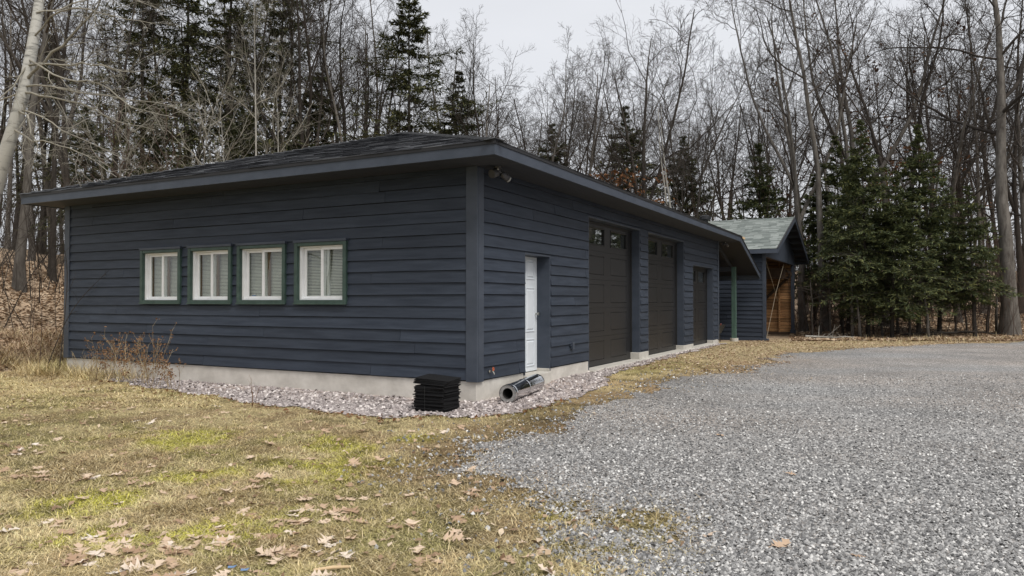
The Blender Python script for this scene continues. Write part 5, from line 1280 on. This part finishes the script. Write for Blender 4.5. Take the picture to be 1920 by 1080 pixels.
def arch(name, pts, label, mat, r0=.012, k=7):
    q = np.array([pt3(*p) for p in pts]); b = q[0].copy(); b[2] = float(gz(b[0], b[1])); q[0, 2] = b[2]-.05
    tt = np.linspace(0, len(q)-1, 12); i = np.minimum(tt.astype(int), len(q)-2); f = (tt-i)[:, None]; c = (q[i]*(1-f)+q[i+1]*f-b)
    c[1:-1] = .25*c[:-2]+.5*c[1:-1]+.25*c[2:]; g = np.random.default_rng(k); P0 = c[None]; R0 = np.linspace(r0, .003, 12)[None]
    P1, R1 = grow(P0, R0, g, k, .3, 1, 25, 55, .12, .3, 6, .1, .03, .6, .003); P2, R2 = grow(P1, R1, g, 3, .3, 1, 25, 50, .25, .5, 4, .1, 0, .7, .0025)
    t = empty(name, tuple(b)); mesh_np('stem', *tubes(P0, R0, 6), M[mat], t); mesh_np('branches', *join([tubes(P1, R1, 4), tubes(P2, R2, 3)]), M[mat], t)['kind'] = 'stuff'; tag(t, label, 'sapling', 'thin saplings by the far front corner')
arch('sapling', [(84,690,15.6),(108,640,15.5),(124,600,15.4),(150,560,15.2),(180,530,15.0),(205,505,14.8)], 'thin sapling arching across the far front corner of the wall', 'twig', .011, 6)
arch('sapling', [(112,690,15.4),(121,600,15.3),(127,520,15.3),(122,470,15.3),(112,455,15.3)], 'thin upright sapling right at the far front corner', 'twig', .012, 5)
arch('sapling', [(75,680,16.2),(80,600,16.2),(72,540,16.2)], 'small bare shrub on the leafy bank', 'twig_r', .009, 9)
arch('sapling', [(60,640,17.5),(66,560,17.5),(64,500,17.5)], 'second small bare shrub higher on the leafy bank', 'twig_r', .009, 8)
# fallen dead branch poles on the right forest floor and at the left
for k, (p0, p1, Y, lab) in enumerate((((1510,628),(1600,640),29,'thin fallen pole lying beside the shed corner'),((1740,600),(1830,625),31,'fallen dead limb under the single small spruce'),((1780,612),(1880,604),32,'fallen dead limb before the thick grey tree'),((1690,622),(1770,606),31,'fallen branch under the right spruces'))):
    A = Vector(pt3(*p0, Y)); B_ = Vector(pt3(*p1, Y-.8)); A.z = float(gz(A.x,A.y))+.06; B_.z = float(gz(B_.x,B_.y))+.1+.15*(k % 2)
    m = MB(); mids = [A.lerp(B_, q)+Vector((0,0,rs.uniform(-.03,.06))) for q in (0,.2,.4,.6,.8,1)]; m.tube(mids,[.05,.045,.04,.032,.025,.015],7)
    for q in range(8):
        b0 = A.lerp(B_, rs.uniform(.2,.95)); m.tube([b0, b0+Vector((rs.uniform(-.3,.5),rs.uniform(-.3,.3),rs.uniform(.05,.5)))],[.013,.005],4)
    tag(m.build('fallen_branch', M['bark_d'] if k else M['bark_p']), lab, 'branch', 'fallen branches')
A = Vector((*gpt(590,1079),.035)); B_ = Vector((*gpt(660,1071),.03)); A.z += float(gz(A.x,A.y)); B_.z += float(gz(B_.x,B_.y))
m = MB(); m.tube([A,A.lerp(B_,.5)+Vector((0,0,.006)),B_],[.008,.01,.008],8); tag(m.build('stick', M['wood_pale']),'short pale stick lying on the turf at the bottom edge','stick')
for k, (px, py, lab) in enumerate(((438,1072,'blue plastic scrap on the turf, left one at the bottom edge'),(462,1077,'blue plastic scrap on the turf, right one at the bottom edge'))):
    X, Y = gpt(px, py); m = MB(); z = float(gz(X,Y))+.03
    m.prism([(-.02,-.008,0),(.018,-.012,.004),(.024,.008,.010),(.0,.014,.002),(-.022,.006,.006)],(0,0,.003)); o = m.build('plastic_scrap', M['blue']); o.location = (X,Y,z); tag(o,lab,'scrap','blue scraps')
